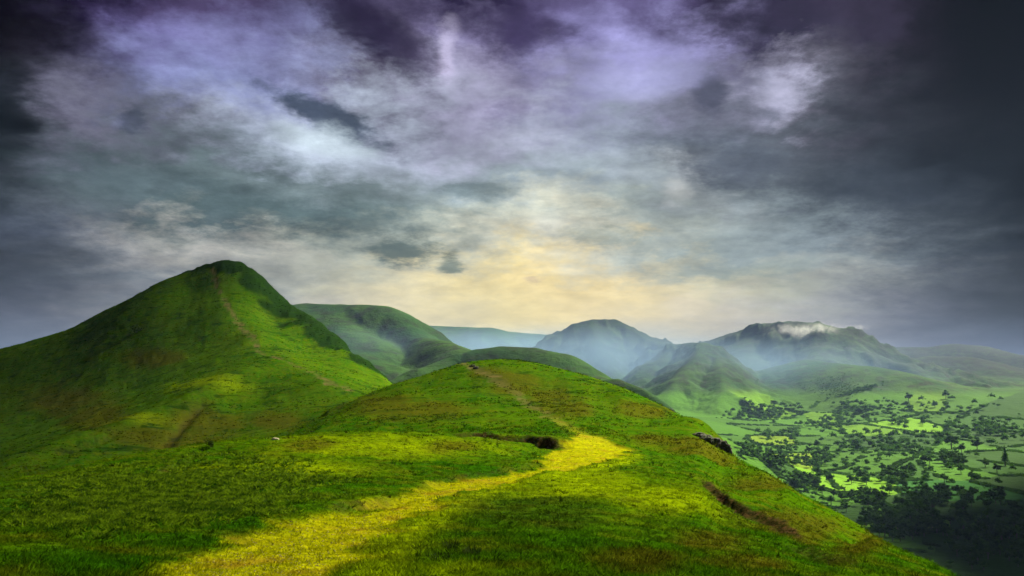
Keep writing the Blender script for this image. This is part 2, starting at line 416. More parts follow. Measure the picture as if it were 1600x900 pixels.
    SP_ = poly_world([(440,566,432),(425,571,425),(350,602,385),(300,631,355),(200,671,325),(100,707,300),(20,735,282)])
    d5, t5, _ = PW(x, y, SP_)
    z += (5.0 * np.exp(-np.sqrt(d5 * d5 + 9) / 16) * sst(0, .15, t5)) * (D > 230)
    z += np.where(D > 240, sst(240, 380, D) * (0.5 * fbm(x / 9, y / 9, 4, 45) + 0.35 * ridged(x / 14, y / 5, 3, 46)), 0)
    # dark heather and crag on the far right-hand shoulder of the left hill
    Q = poly_world([(372,417,848),(410,437,820),(440,466,785),(480,497,722),(520,522,655),(560,560,578),(602,598,480)])
    d4, t4, _ = PW(x, y, Q)
    wq = np.interp(t4, [0, .2, .5, .8, 1], [58, 62, 44, 30, 14])
    heather_and_shade = sst(wq * 1.1, wq * 0.75, d4 - fbm(x / 25, y / 25, 3, 61) * 22) * (D > 420)
    z += heather_and_shade * (3.4 * ridged(x / 20, y / 20, 5, 62) - 2.0)
    def blob(cx, cy, rx, ry, lo=0, hi=9e9, s=0.45):
        q = np.hypot((px - cx) / rx, (py - cy) / ry) + 0.45 * fbm(x / (lo * .05 + 6), y / (lo * .05 + 6), 3, 71)
        return sst(1.1, 1.1 - s * 1.6, q) * (D > lo) * (D < hi)
    brown = np.zeros_like(x); lush = np.zeros_like(x)
    for b in [(260,690,120,26,180,420),(330,665,80,26,180,420),(150,650,70,40,300,700),(430,660,60,18,180,420),(1250,820,60,22,30,150),(1120,840,90,26,20,80),
              (1100,700,70,30,110,260),(1180,740,60,22,80,260),(860,622,50,30,160,300),(800,600,60,26,180,300),(760,585,40,12,180,300),(1000,640,60,16,150,300),(1240,800,120,26,40,150),(1050,690,90,12,100,200),(1000,880,90,26,14,40),(240,560,60,20,400,900),(100,620,80,30,400,900),(900,640,40,22,140,300),(1330,860,60,30,20,140),(640,640,120,20,120,300),(600,630,60,18,120,300),
              (320,785,40,14,20,80),(480,700,60,12,60,130),(700,700,50,12,60,130),(1150,880,90,16,15,60)]:
        brown = np.maximum(brown, blob(*b) * 0.9)
    for b in [(600,700,260,26,70,125),(330,610,90,14,300,480),(200,668,110,12,260,420),
              (900,760,180,30,30,110),(1050,780,120,40,30,110),(600,830,90,60,15,60),(700,890,120,20,12,40),(450,730,200,22,40,100)]:
        lush = np.maximum(lush, blob(*b, s=0.7))
    lush = np.maximum(lush, verge)
    for b in [(800,800,140,36,22,60),(870,810,90,30,22,60),(640,790,0.1,0.1,30,60)]:
        heather_and_shade = np.maximum(heather_and_shade, 0.42 * blob(*b))
    heather_and_shade = np.maximum(heather_and_shade, 0.35 * blob(120,790,160,60,24,75))  # shade of the left foreground, painted in with the heather colour
    return z, np.stack([path, brown, lush, heather_and_shade], -1), soil

# ------------------------------------------------------------------ terrain: far hills
def ridge(pts): return np.array([pt(*p) for p in pts])
VALLEY = -165.0
FAR = [  # name, crest points (px, py, distance), side slope, rounding, gully depth
 ('mountain_plateau', [(330,500,2900),(400,482,2800),(480,474.5,2700),(530,476,2600),(575,476,2500),(600,478,2450),(618,488,2400),(636,510,2300),(655,526,2200),(690,532,2050),(722,545,1900),(760,562,1780),(800,585,1650)], 0.85, 60, 26),
 ('hill_shoulder', [(600,600,1500),(660,575,1550),(722,552,1610),(752,545,1610),(785,541,1600),(830,543,1560),(875,552,1500),(905,570,1450),(930,588,1400)], 0.72, 45, 9),
 ('hill_hump', [(900,610,1250),(935,592,1250),(965,592,1230),(1000,606,1200),(1022,619,1170),(1040,633,1140)], 1.15, 16, 7),
 ('far_ridge', [(560,512,9500),(640,507,9200),(700,510,9000),(760,512,8800),(800,519,8800),(860,523,8600),(930,530,8500)], 0.4, 200, 60),
 ('central_peak', [(835,556,5000),(850,543,5100),(872,524,5200),(900,505,5300),(925,499,5350),(958,498.5,5350),(985,514,5250),(1012,531,5050),(1050,537,4700)], 0.85, 45, 85),
 ('spur_ridge', [(1030,548,4600),(1055,538,4450),(1080,535,4300),(1101,535,4200),(1115,550,4050),(1135,572,3900),(1160,595,3800),(1185,612,3700)], 0.90, 22, 75),
 ('broad_mountain', [(1080,548,5600),(1110,532,5600),(1150,519,5500),(1200,506,5400),(1232,502,5300),(1266,504,5200),(1298,512,5100),(1322,532,4950),(1355,550,4800),(1400,566,4700),(1450,588,4600),(1500,608,4500),(1560,630,4400)], 0.62, 60, 85),
 ('long_spur', [(1245,570,4400),(1262,562,4250),(1300,567,4150),(1350,572,4000),(1400,583,3900),(1450,602,3750),(1500,617,3600),(1570,634,3400)], 0.38, 80, 16),
 ('far_right_range', [(1330,545,9200),(1400,542,9200),(1450,542,9200),(1490,537,9200),(1530,545,9000),(1600,555,8800),(1700,565,8800),(1900,560,8800)], 0.34, 200, 50),
 ('dark_right_hill', [(1370,585,6600),(1410,562,6800),(1455,556,6800),(1500,557,6700),(1550,573,6400),(1600,592,6200),(1660,600,6000),(1760,590,6000)], 0.36, 120, 30),
]
FAR_W = [(n, ridge(p), s, w, g) for n, p, s, w, g in FAR]
SPURS = [  # buttresses running towards the viewer, joined to their hill
 ('spur_ridge', [(1101,536,4180),(1085,560,3850),(1062,590,3500),(1040,622,3200)], 0.6, 25, 26),
 ('spur_ridge', [(1120,556,4000),(1125,582,3600),(1130,610,3300),(1120,640,3000)], 0.6, 25, 26),
 ('spur_ridge', [(1060,540,4400),(1030,562,4200),(1005,592,3900)], 0.6, 25, 26),
 ('central_peak', [(925,500,5320),(930,530,4900),(945,560,4500),(960,590,4200)], 0.55, 40, 30),
 ('central_peak', [(985,515,5240),(985,545,4900),(1000,575,4500)], 0.55, 40, 30),
 ('broad_mountain', [(1180,512,5400),(1165,545,5000),(1170,580,4500),(1190,610,4100)], 0.45, 60, 26),
 ('broad_mountain', [(1298,513,5080),(1285,540,4800),(1275,560,4450)], 0.5, 40, 26),
 ('mountain_plateau', [(530,477,2580),(545,520,2250),(570,565,1950)], 0.4, 60, 16),
 ('mountain_plateau', [(480,475,2690),(480,520,2350),(500,560,2050)], 0.4, 60, 16),
 ('long_spur', [(1350,573,3980),(1345,600,3700),(1340,625,3400)], 0.3, 60, 10),
]
FAR_W += [(n, ridge(p), s, w, g) for n, p, s, w, g in SPURS]
NAMES = ['valley'] + [f[0] for f in FAR]
def ridge_z(x, y, P, slope, w, wx, wy, base):
    """height of a ridge's flanks: the highest of its pieces at each point; and the distance to its crest"""
    near = np.full(x.shape, 1e9); out = np.full(x.shape, -1e9)
    def dist(px_, py_, a, d, L2):
        t = np.clip(((px_ - a[0]) * d[0] + (py_ - a[1]) * d[1]) / L2, 0, 1)
        return np.hypot(px_ - a[0] - t * d[0], py_ - a[1] - t * d[1]), t
    for i in range(len(P) - 1):
        a, b = P[i], P[i + 1]; d = b[:2] - a[:2]; L2 = float(d @ d) + 1e-9
        d1_, t = dist(x, y, a, d, L2); d2_, _ = dist(x + wx, y + wy, a, d, L2)
        f = sst(0, w * 3, d1_); dd = d1_ * (1 - f) + d2_ * f; zc = a[2] + t * (b[2] - a[2])
        prof = slope * (np.sqrt(dd * dd + w * w) - w)
        h = np.maximum(zc - base, 10.0)
        zi = zc - np.where(prof < 0.62 * h, prof, 0.62 * h + (prof - 0.62 * h) * 0.55)   # concave foot
        out = np.maximum(out, zi); near = np.minimum(near, d1_)
    return out, near
def valley_z(x, y):
    D = np.hypot(x, y); az = np.arctan2(x, y)
    z = VALLEY + 9 * fbm(x / 900, y / 900, 3, 101) * sst(300, 900, D) + 3.0 * fbm(x / 160, y / 160, 3, 104)
    # ground rises to the foot of the hills, and to the right-hand slopes
    z = z + 60 * sst(2900, 4300, D) + 55 * sst(R(18), R(30), az) * sst(2200, 3700, D)
    z = z + 35 * sst(R(20), R(10), az) * sst(1500, 3000, D)
    # unseen country around
    z = z + sst(1.0, 1.5, np.abs(az)) * (120 + 130 * fbm(x / 2500, y / 2500, 4, 110)) * sst(800, 3500, D)
    z = z + 200 * sst(9500, 12500, D) * sst(0.5, 0.9, np.abs(az))
    return z
def far_height(x, y):
    base = valley_z(x, y)
    z = base.copy(); lid = np.zeros(x.shape, int)
    wx = 60 * fbm(x / 500, y / 500, 3, 120); wy = 60 * fbm(x / 500, y / 500, 3, 130)
    for n, P, slope, w, g in FAR_W:
        zi, d = ridge_z(x, y, P, slope, w, wx, wy, base)
        sc_ = 4.5 * w + 120
        zi = zi + g * 1.5 * sst(w * 0.2, w * 1.6 + 40, d) * (ridged(x / sc_, y / sc_, 5, 140 + len(P)) - 0.55)
        zi = zi + g * 0.05 * fbm(x / (w + 30), y / (w + 30), 3, 150)
        zi = zi + g * .22 * sst(w * .3, w * 1.6, d) * (ridged(x / (sc_ * .3), y / (sc_ * .3), 4, 160) - .5)
        k = 9.0
        hmix = np.clip(0.5 + 0.5 * (zi - z) / k, 0, 1)
        lid = np.where(zi > z, NAMES.index(n), lid)
        z = z * (1 - hmix) + zi * hmix + k * hmix * (1 - hmix)
    return z, lid

# ------------------------------------------------------------------ mesh helpers
def make_mesh(name, V, F):
    """V (n,3), F (m,k) array of equal-sized faces"""
    me = bpy.data.meshes.new(name)
    F = np.ascontiguousarray(F, np.int32); m, k = F.shape
    me.vertices.add(len(V)); me.vertices.foreach_set('co', np.ascontiguousarray(V, np.float32).ravel())
    me.loops.add(m * k); me.loops.foreach_set('vertex_index', F.ravel())
    me.polygons.add(m); me.polygons.foreach_set('loop_start', np.arange(0, m * k, k, dtype=np.int32))
    me.update(calc_edges=True)
    return me
def add_col(me, name, A):
    at = me.attributes.new(name, 'FLOAT_COLOR', 'POINT')
    at.data.foreach_set('color', np.ascontiguousarray(A, np.float32).ravel())
def link(me, name, mat, smooth=True, parent=None, **props):
    o = bpy.data.objects.new(name, me); COL.objects.link(o)
    if mat: me.materials.append(mat)
    if smooth: me.polygons.foreach_set('use_smooth', np.ones(len(me.polygons), bool))
    if parent: o.parent = parent
    for k, v in props.items(): o[k] = v
    return o
def sub(V, F, mask, attrs):
    f = F[mask]; u, inv = np.unique(f.ravel(), return_inverse=True)
    return V[u], inv.reshape(f.shape), [a[u] for a in attrs]

# ------------------------------------------------------------------ materials
GRASS_COL = None
def colour_group():
    """grass / bracken / path colours by zone, shared by the ground and by what grows on it"""
    g = bpy.data.node_groups.new('turf_colour', 'ShaderNodeTree')
    g.interface.new_socket('Position', in_out='INPUT', socket_type='NodeSocketVector')
    g.interface.new_socket('Colour', in_out='OUTPUT', socket_type='NodeSocketColor')
    T = NT(g); gi = T.new('NodeGroupInput'); go = T.new('NodeGroupOutput')
    P = gi.outputs[0]
    at = T.new('ShaderNodeAttribute', attribute_name='zone')
    sp = T.new('ShaderNodeSeparateColor'); T.l.new(at.outputs['Color'], sp.inputs[0])
    path, brown, lush = sp.outputs; heather_and_shade = at.outputs['Alpha']
    a2 = T.new('ShaderNodeAttribute', attribute_name='ground')
    s2 = T.new('ShaderNodeSeparateColor'); T.l.new(a2.outputs['Color'], s2.inputs[0])
    soil = s2.outputs[0]; dist = s2.outputs[1]
    n1 = T.noise(P, 0.045, 5, 0.62); n2 = T.noise(P, 0.33, 5, 0.65); n3 = T.noise(P, 2.2, 4, 0.7); n4 = T.noise(P, 0.008, 4, 0.6)
    # streaks across the slope (sheep tracks, lie of the grass)
    mp = T.new('ShaderNodeMapping'); T.put(mp.inputs[0], P); mp.inputs['Scale'].default_value = (0.16, 0.7, 0.9)
    n5 = T.noise(mp.outputs[0], 1.0, 5, 0.7, 0.4)
    base = T.mix(T.rng(n1, 0.38, 0.62), c4(.028, .108, .0012), c4(.064, .142, .0012))
    base = T.mix(T.rng(n2, 0.42, 0.68), base, c4(.088, .124, .003))
    base = T.mix(T.rng(n5, 0.50, 0.72, 0, 0.75), base, c4(.020, .056, .003))
    base = T.mix(T.rng(n4, 0.45, 0.65, 0, 0.5), base, c4(.045, .115, .003))
    base = T.mix(T.math('MULTIPLY', lush, T.rng(n2, 0.3, 0.7, 1.0, 0.6)), base, c4(.240, .330, .0012))
    bf = T.math('ADD', brown, T.rng(n2, 0.60, 0.74, 0, 0.32))
    base = T.mix(T.math('MULTIPLY', T.math('MINIMUM', bf, 1.0), T.rng(n3, 0.3, 0.7, 0.45, 1.0)), base, c4(.085, .066, .005))
    base = T.mix(T.rng(n3, 0.48, 0.70, 0, 0.8), base, c4(.012, .034, .002))
    base = T.mix(T.rng(T.noise(P, 0.9, 6, 0.75), 0.54, 0.66, 0, 0.7), base, c4(.014, .034, .002))
    base = T.mix(T.math('MULTIPLY', heather_and_shade, T.rng(n3, 0.25, 0.6, 0.7, 1.0)), base, c4(.007, .022, .005))
    mq = T.new('ShaderNodeMapping'); T.put(mq.inputs[0], P); mq.inputs['Scale'].default_value = (0.05, 0.12, 0.3)
    n7 = T.noise(mq.outputs[0], 1.0, 7, 0.72, 0.6)
    base = T.mix(T.math('MULTIPLY', T.rng(n7, 0.53, 0.62, 0, 0.85), T.rng(dist, 0.12, 0.22)), base, c4(.014, .044, .003))
    pc = T.mix(T.rng(n3, 0.35, 0.62), c4(.42, .42, .003), c4(.22, .24, .002))
    pc = T.mix(T.rng(n2, 0.5, 0.7, 0, 0.7), pc, c4(.26, .15, .012))
    pf = T.math('MULTIPLY', path, T.rng(T.noise(P, 1.1, 5, 0.7), 0.28, 0.5, 0.55, 1.0))
    pc = T.mix(T.rng(dist, 0.105, 0.17), pc, T.mix(T.rng(n2, .4, .6), c4(.15, .115, .045), c4(.08, .08, .025)))
    base = T.mix(pf, base, pc)
    sc = T.mix(T.rng(n3, 0.4, 0.65), c4(.020, .013, .007), c4(.10, .055, .024))
    base = T.mix(soil, base, sc)
    T.l.new(base, go.inputs[0])
    return g
GC = colour_group()
def new_mat(name):
    m = bpy.data.materials.new(name); m.use_nodes = True; m.node_tree.nodes.clear()
    return m, NT(m.node_tree)
def turf_mat(name, blades=False):
    m, T = new_mat(name)
    geo = T.new('ShaderNodeNewGeometry')
    gr = T.new('ShaderNodeGroup'); gr.node_tree = GC; T.l.new(geo.outputs['Position'], gr.inputs[0])
    out = T.new('ShaderNodeOutputMaterial')
    bs = T.new('ShaderNodeBsdfPrincipled'); bs.inputs['Roughness'].default_value = 0.95
    bs.inputs['Specular IOR Level'].default_value = 0.0
    if blades:
        at = T.new('ShaderNodeAttribute', attribute_name='tone')
        c = T.vmath('SCALE', gr.outputs[0], at.outputs['Fac'])
        T.l.new(c, bs.inputs['Base Color'])
        tr = T.new('ShaderNodeBsdfTranslucent'); T.l.new(c, tr.inputs[0])
        mx = T.new('ShaderNodeMixShader'); mx.inputs[0].default_value = 0.5
        T.l.new(bs.outputs[0], mx.inputs[1]); T.l.new(tr.outputs[0], mx.inputs[2]); T.l.new(mx.outputs[0], out.inputs[0])
    else:
        T.l.new(gr.outputs[0], bs.inputs['Base Color'])
        # bump: turf tufts near, coarser tussocks further away
        b1 = T.new('ShaderNodeBump'); b1.inputs['Strength'].default_value = 0.9; b1.inputs['Distance'].default_value = 0.12
        T.put(b1.inputs['Height'], T.noise(geo.outputs['Position'], 3.0, 6, 0.7))
        b2 = T.new('ShaderNodeBump'); b2.inputs['Strength'].default_value = 0.8; b2.inputs['Distance'].default_value = 0.8
        T.put(b2.inputs['Height'], T.noise(geo.outputs['Position'], 0.5, 6, 0.68))
        T.l.new(b1.outputs[0], b2.inputs['Normal']); T.l.new(b2.outputs[0], bs.inputs['Normal'])
        T.l.new(bs.outputs[0], out.inputs[0])
    return m
M_TURF = turf_mat('turf'); M_BLADE = turf_mat('grass_blades', True)
def mountain_mat():
    m, T = new_mat('mountain_ground')
    geo = T.new('ShaderNodeNewGeometry'); P = geo.outputs['Position']
    at = T.new('ShaderNodeAttribute', attribute_name='zone')
    sp = T.new('ShaderNodeSeparateColor'); T.l.new(at.outputs['Color'], sp.inputs[0])
    n1 = T.noise(P, 0.0035, 6, 0.62); n2 = T.noise(P, 0.02, 6, 0.66); n3 = T.noise(P, 0.12, 4, 0.6)
    base = T.mix(T.rng(n1, 0.40, 0.62), c4(.015, .062, .012), c4(.042, .105, .012))
    base = T.mix(T.rng(n2, 0.45, 0.66, 0, 0.8), base, c4(.022, .028, .015))
    base = T.mix(T.rng(n3, 0.5, 0.7, 0, 0.4), base, c4(.02, .045, .006))
    # steep faces are crag and scree
    sn = T.new('ShaderNodeSeparateXYZ'); T.l.new(geo.outputs['Normal'], sn.inputs[0])
    steep = T.rng(T.math('ADD', sn.outputs[2], T.math('MULTIPLY', T.math('SUBTRACT', n2, 0.5), 0.5)), 0.78, 0.64)
    base = T.mix(T.math('MULTIPLY', steep, 0.8), base, c4(.032, .040, .030))
    base = T.mix(T.math('MULTIPLY', sp.outputs[0], T.rng(n2, .3, .6, .5, 1.0)), base, c4(.011, .016, .013))
    # field colours: attribute "field" holds the sward colour, alpha how much of it
    fa = T.new('ShaderNodeAttribute', attribute_name='field')
    fc = T.mix(T.rng(n3, 0.35, 0.7, 0, 0.5), fa.outputs['Color'], T.vmath('SCALE', fa.outputs['Color'], 0.6))
    fin = T.mix(fa.outputs['Alpha'], base, fc)
    bs = T.new('ShaderNodeBsdfPrincipled'); bs.inputs['Roughness'].default_value = 0.95
    bs.inputs['Specular IOR Level'].default_value = 0.05
    T.l.new(fin, bs.inputs['Base Color'])
    b2 = T.new('ShaderNodeBump'); b2.inputs['Strength'].default_value = 0.8; b2.inputs['Distance'].default_value = 9.0
    T.put(b2.inputs['Height'], T.noise(P, 0.03, 6, 0.68)); T.l.new(b2.outputs[0], bs.inputs['Normal'])
    out = T.new('ShaderNodeOutputMaterial'); T.l.new(bs.outputs[0], out.inputs[0])
    return m
M_MTN = mountain_mat()

# ------------------------------------------------------------------ build near ground
azd = np.linspace(R(-40), R(40), 1000)
azo = np.linspace(R(40), R(320), 90)[1:-1]
AZ = np.r_[azd, azo]; AZ = np.where(AZ > np.pi, AZ - 2 * np.pi, AZ)
def drows():
    # finer where the view grazes the ground
    return np.r_[np.exp(np.linspace(math.log(1.5), math.log(14), 24, endpoint=False)),
                 np.exp(np.linspace(math.log(14), math.log(130), 290, endpoint=False)),
                 np.exp(np.linspace(math.log(130), math.log(1150), 220, endpoint=False)),
                 np.exp(np.linspace(math.log(1150), math.log(2300), 14))]
Dn = drows()
A, Dg = np.meshgrid(AZ, Dn)
Zn, ZONE, SOIL = near_height(A.copy(), Dg)
# lower or raise the crests so that each meets the sky where it should
def crest(tab, lo, hi, f0, f1, soft=3):
    t = np.array(tab, float); a, e = ray(t[:, 0], t[:, 1])
    cols = np.nonzero((azd >= a[0]) & (azd <= a[-1]))[0]
    want = np.interp(azd[cols], a, e)
    sel = (Dn >= lo) & (Dn <= hi)
    have = (Zn[np.ix_(sel, cols)] / Dn[sel, None]).max(0)
    d = have - want
    k = np.ones(2 * soft + 1) / (2 * soft + 1); d = np.convolve(np.pad(d, soft, mode='edge'), k, 'valid')
    full = np.interp(azd, azd[cols], d)
    ta = np.where(azd < a[0], np.exp(-((azd - a[0]) / .02) ** 2), np.where(azd > a[-1], np.exp(-((azd - a[-1]) / .02) ** 2), 1))
    w = sst(f0, lo, Dn) * sst(f1, hi, Dn)
    Zn[:, :len(azd)] -= (full * ta)[None] * (w * Dn)[:, None]
crest([(0,545),(60,529),(115,512),(150,491),(200,468),(235,448),(265,433),(300,422),(325,411),(345,407),(362,406.5),(380,411),(396,420),(412,434),(430,452),(445,468),(460,478),(480,490),(500,504),(520,519),(540,536),(560,556),(580,577),(604,600)], 520, 1080, 380, 1300, 12)
crest([(610,602),(640,592),(660,587),(700,573),(722,567),(750,563),(780,561),(810,562),(840,567),(880,577),(920,588),(970,604),(1000,618),(1040,636),(1080,658),(1105,672),(1128,688)], 185, 300, 140, 400)
crest([(1132,690),(1141,700),(1147,714),(1195,737),(1250,770),(1308,800),(1342,820),(1400,858),(1450,890),(1470,903)], 50, 240, 32, 420)
Xn, Yn = Dg * np.sin(A), Dg * np.cos(A)
nr, nc = A.shape
V = np.stack([Xn, Yn, Zn], -1).reshape(-1, 3)
i, j = np.meshgrid(np.arange(nr - 1), np.arange(nc), indexing='ij')
j2 = (j + 1) % nc
F = np.stack([i * nc + j, i * nc + j2, (i + 1) * nc + j2, (i + 1) * nc + j], -1).reshape(-1, 4)
zone = ZONE.reshape(-1, 4)
gnd = np.stack([SOIL.ravel(), np.clip(Dg.ravel() / 1000, 0, 1), 0 * SOIL.ravel(), 1 + 0 * SOIL.ravel()], -1)
fz = V[:, 2][F].max(1)
fD = np.hypot(V[:, 0], V[:, 1])[F].mean(1)
fa = np.arctan2(V[:, 0][F].mean(1), V[:, 1][F].mean(1))
keep = fz > VALLEY - 40
pm = zone[:, 0][F].mean(1) > 0.5
# the left hill starts beyond the saddle
fpx = 800 + FOC * np.tan(np.clip(fa, -1.2, 1.2))
div = np.interp(fpx, [-900, 0, 200, 400, 500, 560, 620, 700], [150, 150, 165, 170, 215, 300, 320, 3000])
isl = fD > div
for nm, msk, kind in (('hillside', keep & ~isl & ~pm, 0), ('path', keep & ~isl & pm, 0), ('hill', keep & isl & ~pm, 0), ('hill_path', keep & isl & pm, 0)):
    v, f, (a1, a2) = sub(V, F, msk, [zone, gnd])
    me = make_mesh(nm, v, f); add_col(me, 'zone', a1); add_col(me, 'ground', a2)
    link(me, nm, M_TURF, kind='structure')

# ------------------------------------------------------------------ build far ground
azf = np.r_[np.linspace(R(-36), R(36), 820), np.linspace(R(36), R(324), 110)[1:-1]]
azf = np.where(azf > np.pi, azf - 2 * np.pi, azf)
Df = np.r_[np.exp(np.linspace(math.log(230), math.log(1000), 50, endpoint=False)), np.exp(np.linspace(math.log(1000), math.log(6500), 300, endpoint=False)), np.exp(np.linspace(math.log(6500), math.log(14000), 60))]
A, Dg = np.meshgrid(azf, Df)
Xf, Yf = Dg * np.sin(A), Dg * np.cos(A)
Zf, LID = far_height(Xf, Yf)
# fields: cells round seeds, each with its own sward; hedges and walls follow the cell edges
def ground_hit(px, py, dmin=700., dmax=6000.):
    a, e = ray(px, py); D = np.exp(np.linspace(math.log(dmin), math.log(dmax), 700))
    x, y = D * math.sin(a), D * math.cos(a)
    g = far_height(x, y)[0] / D
    if not (g >= float(e)).any(): return None
    k = np.argmax(g >= float(e)); return np.array([x[k], y[k], g[k] * D[k]])
BR, MG, DG, YG, TE = (.12, .27, .003), (.050, .145, .003), (.024, .082, .003), (.15, .25, .004), (.025, .13, .012)
SEEDS = [(1270,748,BR),(1320,762,BR),(1390,805,MG),(1410,815,BR),(1350,800,DG),(1250,700,MG),(1210,692,YG),(1300,690,MG),(1360,690,DG),(1180,700,MG),(1240,716,YG),(1300,718,MG),(1360,725,MG),
 (1420,735,DG),(1480,735,MG),(1550,730,DG),(1480,770,TE),(1540,770,TE),(1580,800,DG),(1450,790,DG),(1330,652,MG),(1290,655,BR),(1240,660,MG),(1200,670,MG),(1380,650,MG),(1420,660,BR),(1470,655,MG),(1530,660,DG),
 (1400,632,MG),(1450,630,BR),(1350,630,MG),(1300,632,MG),(1500,632,MG),(1560,640,DG),(1250,635,MG),(1170,660,MG),(1150,645,MG),(1210,645,BR),(1330,672,BR),(1290,674,MG),(1430,690,DG),(1500,695,MG),(1560,690,DG),(1590,720,DG),
 (1480,845,DG),(1420,850,MG),(1540,830,DG),(1590,850,DG),(1500,880,DG),(1560,880,DG),(1600,760,DG),(1640,700,DG),(1640,800,DG),(1700,740,DG),(1700,680,DG),(1180,730,MG),(1220,735,DG),(1150,690,MG),(1130,670,MG),(1270,775,MG),(1310,780,MG)]
seeds = []
for (px, py, c) in SEEDS:
    h = ground_hit(px, py)
    if h is not None: seeds.append((h[0], h[1], c, px, py))
S = np.array([[s[0], s[1]] for s in seeds])
def field_at(x, y):
    sx = x + 22 * perlin(x / 210, y / 210, 5); sy = y + 30 * perlin(x / 260, y / 260, 6)
    d1 = np.full(x.shape, 1e9); d2 = np.full(x.shape, 1e9); idx = np.zeros(x.shape, int)
    # across-view distances count more, so fields lie long and low
    rr = np.hypot(x, y) + 1
    for k, s in enumerate(S):
        sd = math.hypot(*s)
        ux, uy = s[0] / sd, s[1] / sd
        dr = (sx - s[0]) * ux + (sy - s[1]) * uy; dt = (sx - s[0]) * uy - (sy - s[1]) * ux
        q = np.hypot(dr * 0.55, dt)
        m = q < d1
        d2 = np.where(m, d1, np.minimum(d2, q)); idx = np.where(m, k, idx); d1 = np.minimum(d1, q)
    return idx, d1, d2
IDX, d1, d2 = field_at(Xf, Yf)
palette = np.array([s[2] for s in seeds])
pj = 1.05 * palette * np.random.default_rng(5).uniform(0.75, 1.2, (len(palette), 1))
fld = np.zeros(Xf.shape + (4,)); fld[..., :3] = pj[IDX]
slopeok = sst(-40, -75, Zf) * sst(1800, 1100, d1)
hedge = sst(6, 2, d2 - d1)
fld[..., 3] = slopeok * 0.95 * np.where((LID == 0) | (Dg > 2300) | (Zf < -90), 1, 0)
zone4 = np.zeros(Xf.shape + (4,))
zone4[..., 3] = 1
HEATH_AND_SHADE = {'central_peak': .85, 'broad_mountain': .75, 'spur_ridge': .6, 'far_right_range': 1.0, 'dark_right_hill': 1.0, 'mountain_plateau': .25, 'hill_shoulder': .15}  # heather amounts; on the two right-hand ranges the dark ground paints in shade
for n_, h_ in HEATH_AND_SHADE.items():
    zone4[..., 0] = np.where(LID == NAMES.index(n_), h_ * sst(-60, 60, Zf + 40 * fbm(Xf / 300, Yf / 300, 3, 170)), zone4[..., 0])
V = np.stack([Xf, Yf, Zf], -1).reshape(-1, 3)
nr, nc = A.shape
i, j = np.meshgrid(np.arange(nr - 1), np.arange(nc), indexing='ij'); j2 = (j + 1) % nc
F = np.stack([i * nc + j, i * nc + j2, (i + 1) * nc + j2, (i + 1) * nc + j], -1).reshape(-1, 4)
lidf = LID.reshape(-1)[F[:, 0]]
fld = fld.reshape(-1, 4); zone4 = zone4.reshape(-1, 4)
for k, nm in enumerate(NAMES):
    msk = lidf == k
    if not msk.any(): continue
    v, f, (a1, a2) = sub(V, F, msk, [zone4, fld])
    me = make_mesh(nm, v, f); add_col(me, 'zone', a1); add_col(me, 'field', a2)
    link(me, nm, M_MTN, kind='structure')

# ------------------------------------------------------------------ clouds added only for their shade (out of the top and right of the view)
def ico(sub=3):
    t = (1 + 5 ** .5) / 2
    v = [(-1,t,0),(1,t,0),(-1,-t,0),(1,-t,0),(0,-1,t),(0,1,t),(0,-1,-t),(0,1,-t),(t,0,-1),(t,0,1),(-t,0,-1),(-t,0,1)]
    f = [(0,11,5),(0,5,1),(0,1,7),(0,7,10),(0,10,11),(1,5,9),(5,11,4),(11,10,2),(10,7,6),(7,1,8),(3,9,4),(3,4,2),(3,2,6),(3,6,8),(3,8,9),(4,9,5),(2,4,11),(6,2,10),(8,6,7),(9,8,1)]
    v = [np.array(p) / np.linalg.norm(p) for p in v]
    for _ in range(sub):
        c = {}; nf = []
        def mid(a, b):
            k = (min(a, b), max(a, b))
            if k not in c:
                m_ = v[a] + v[b]; v.append(m_ / np.linalg.norm(m_)); c[k] = len(v) - 1
            return c[k]
        for a, b, d in f:
            x_, y_, z_ = mid(a, b), mid(b, d), mid(d, a)
            nf += [(a, x_, z_), (b, y_, x_), (d, z_, y_), (x_, y_, z_)]
        f = nf
    return np.array(v), np.array(f)
cm, T = new_mat('shade_cloud')
bs = T.new('ShaderNodeBsdfPrincipled'); bs.inputs['Roughness'].default_value = 1.0
T.put(bs.inputs['Base Color'], c4(.45, .46, .5)); 
out = T.new('ShaderNodeOutputMaterial'); T.l.new(bs.outputs[0], out.inputs[0])
CLOUD_Z = 1200.0
OFF = SUN_DIR[:2] / SUN_DIR[2] * CLOUD_Z
def cloud(gx, gy, rx, ry, rot, seed, label):
    v, f = ico(5)
    n = fbm(v[:, 0] * 1.6 + 9 * seed, v[:, 1] * 1.6 + v[:, 2] * 1.3, 5, 200 + seed)
    v = v * (1 + 0.55 * n[:, None])
    c, s_ = math.cos(R(rot)), math.sin(R(rot))
    x, y = v[:, 0] * rx, v[:, 1] * ry
    z = np.where(v[:, 2] > 0, v[:, 2] * 260, v[:, 2] * 70)
    v = np.stack([x * c - y * s_, x * s_ + y * c, z], 1)
    me = make_mesh('cloud', v, f)
    o = link(me, 'cloud', cm, kind='structure'); o['label'] = label; o['category'] = 'cloud'
    o.location = (gx + OFF[0], gy + OFF[1], CLOUD_Z)
for c in SHADE_CLOUDS: cloud(*c)
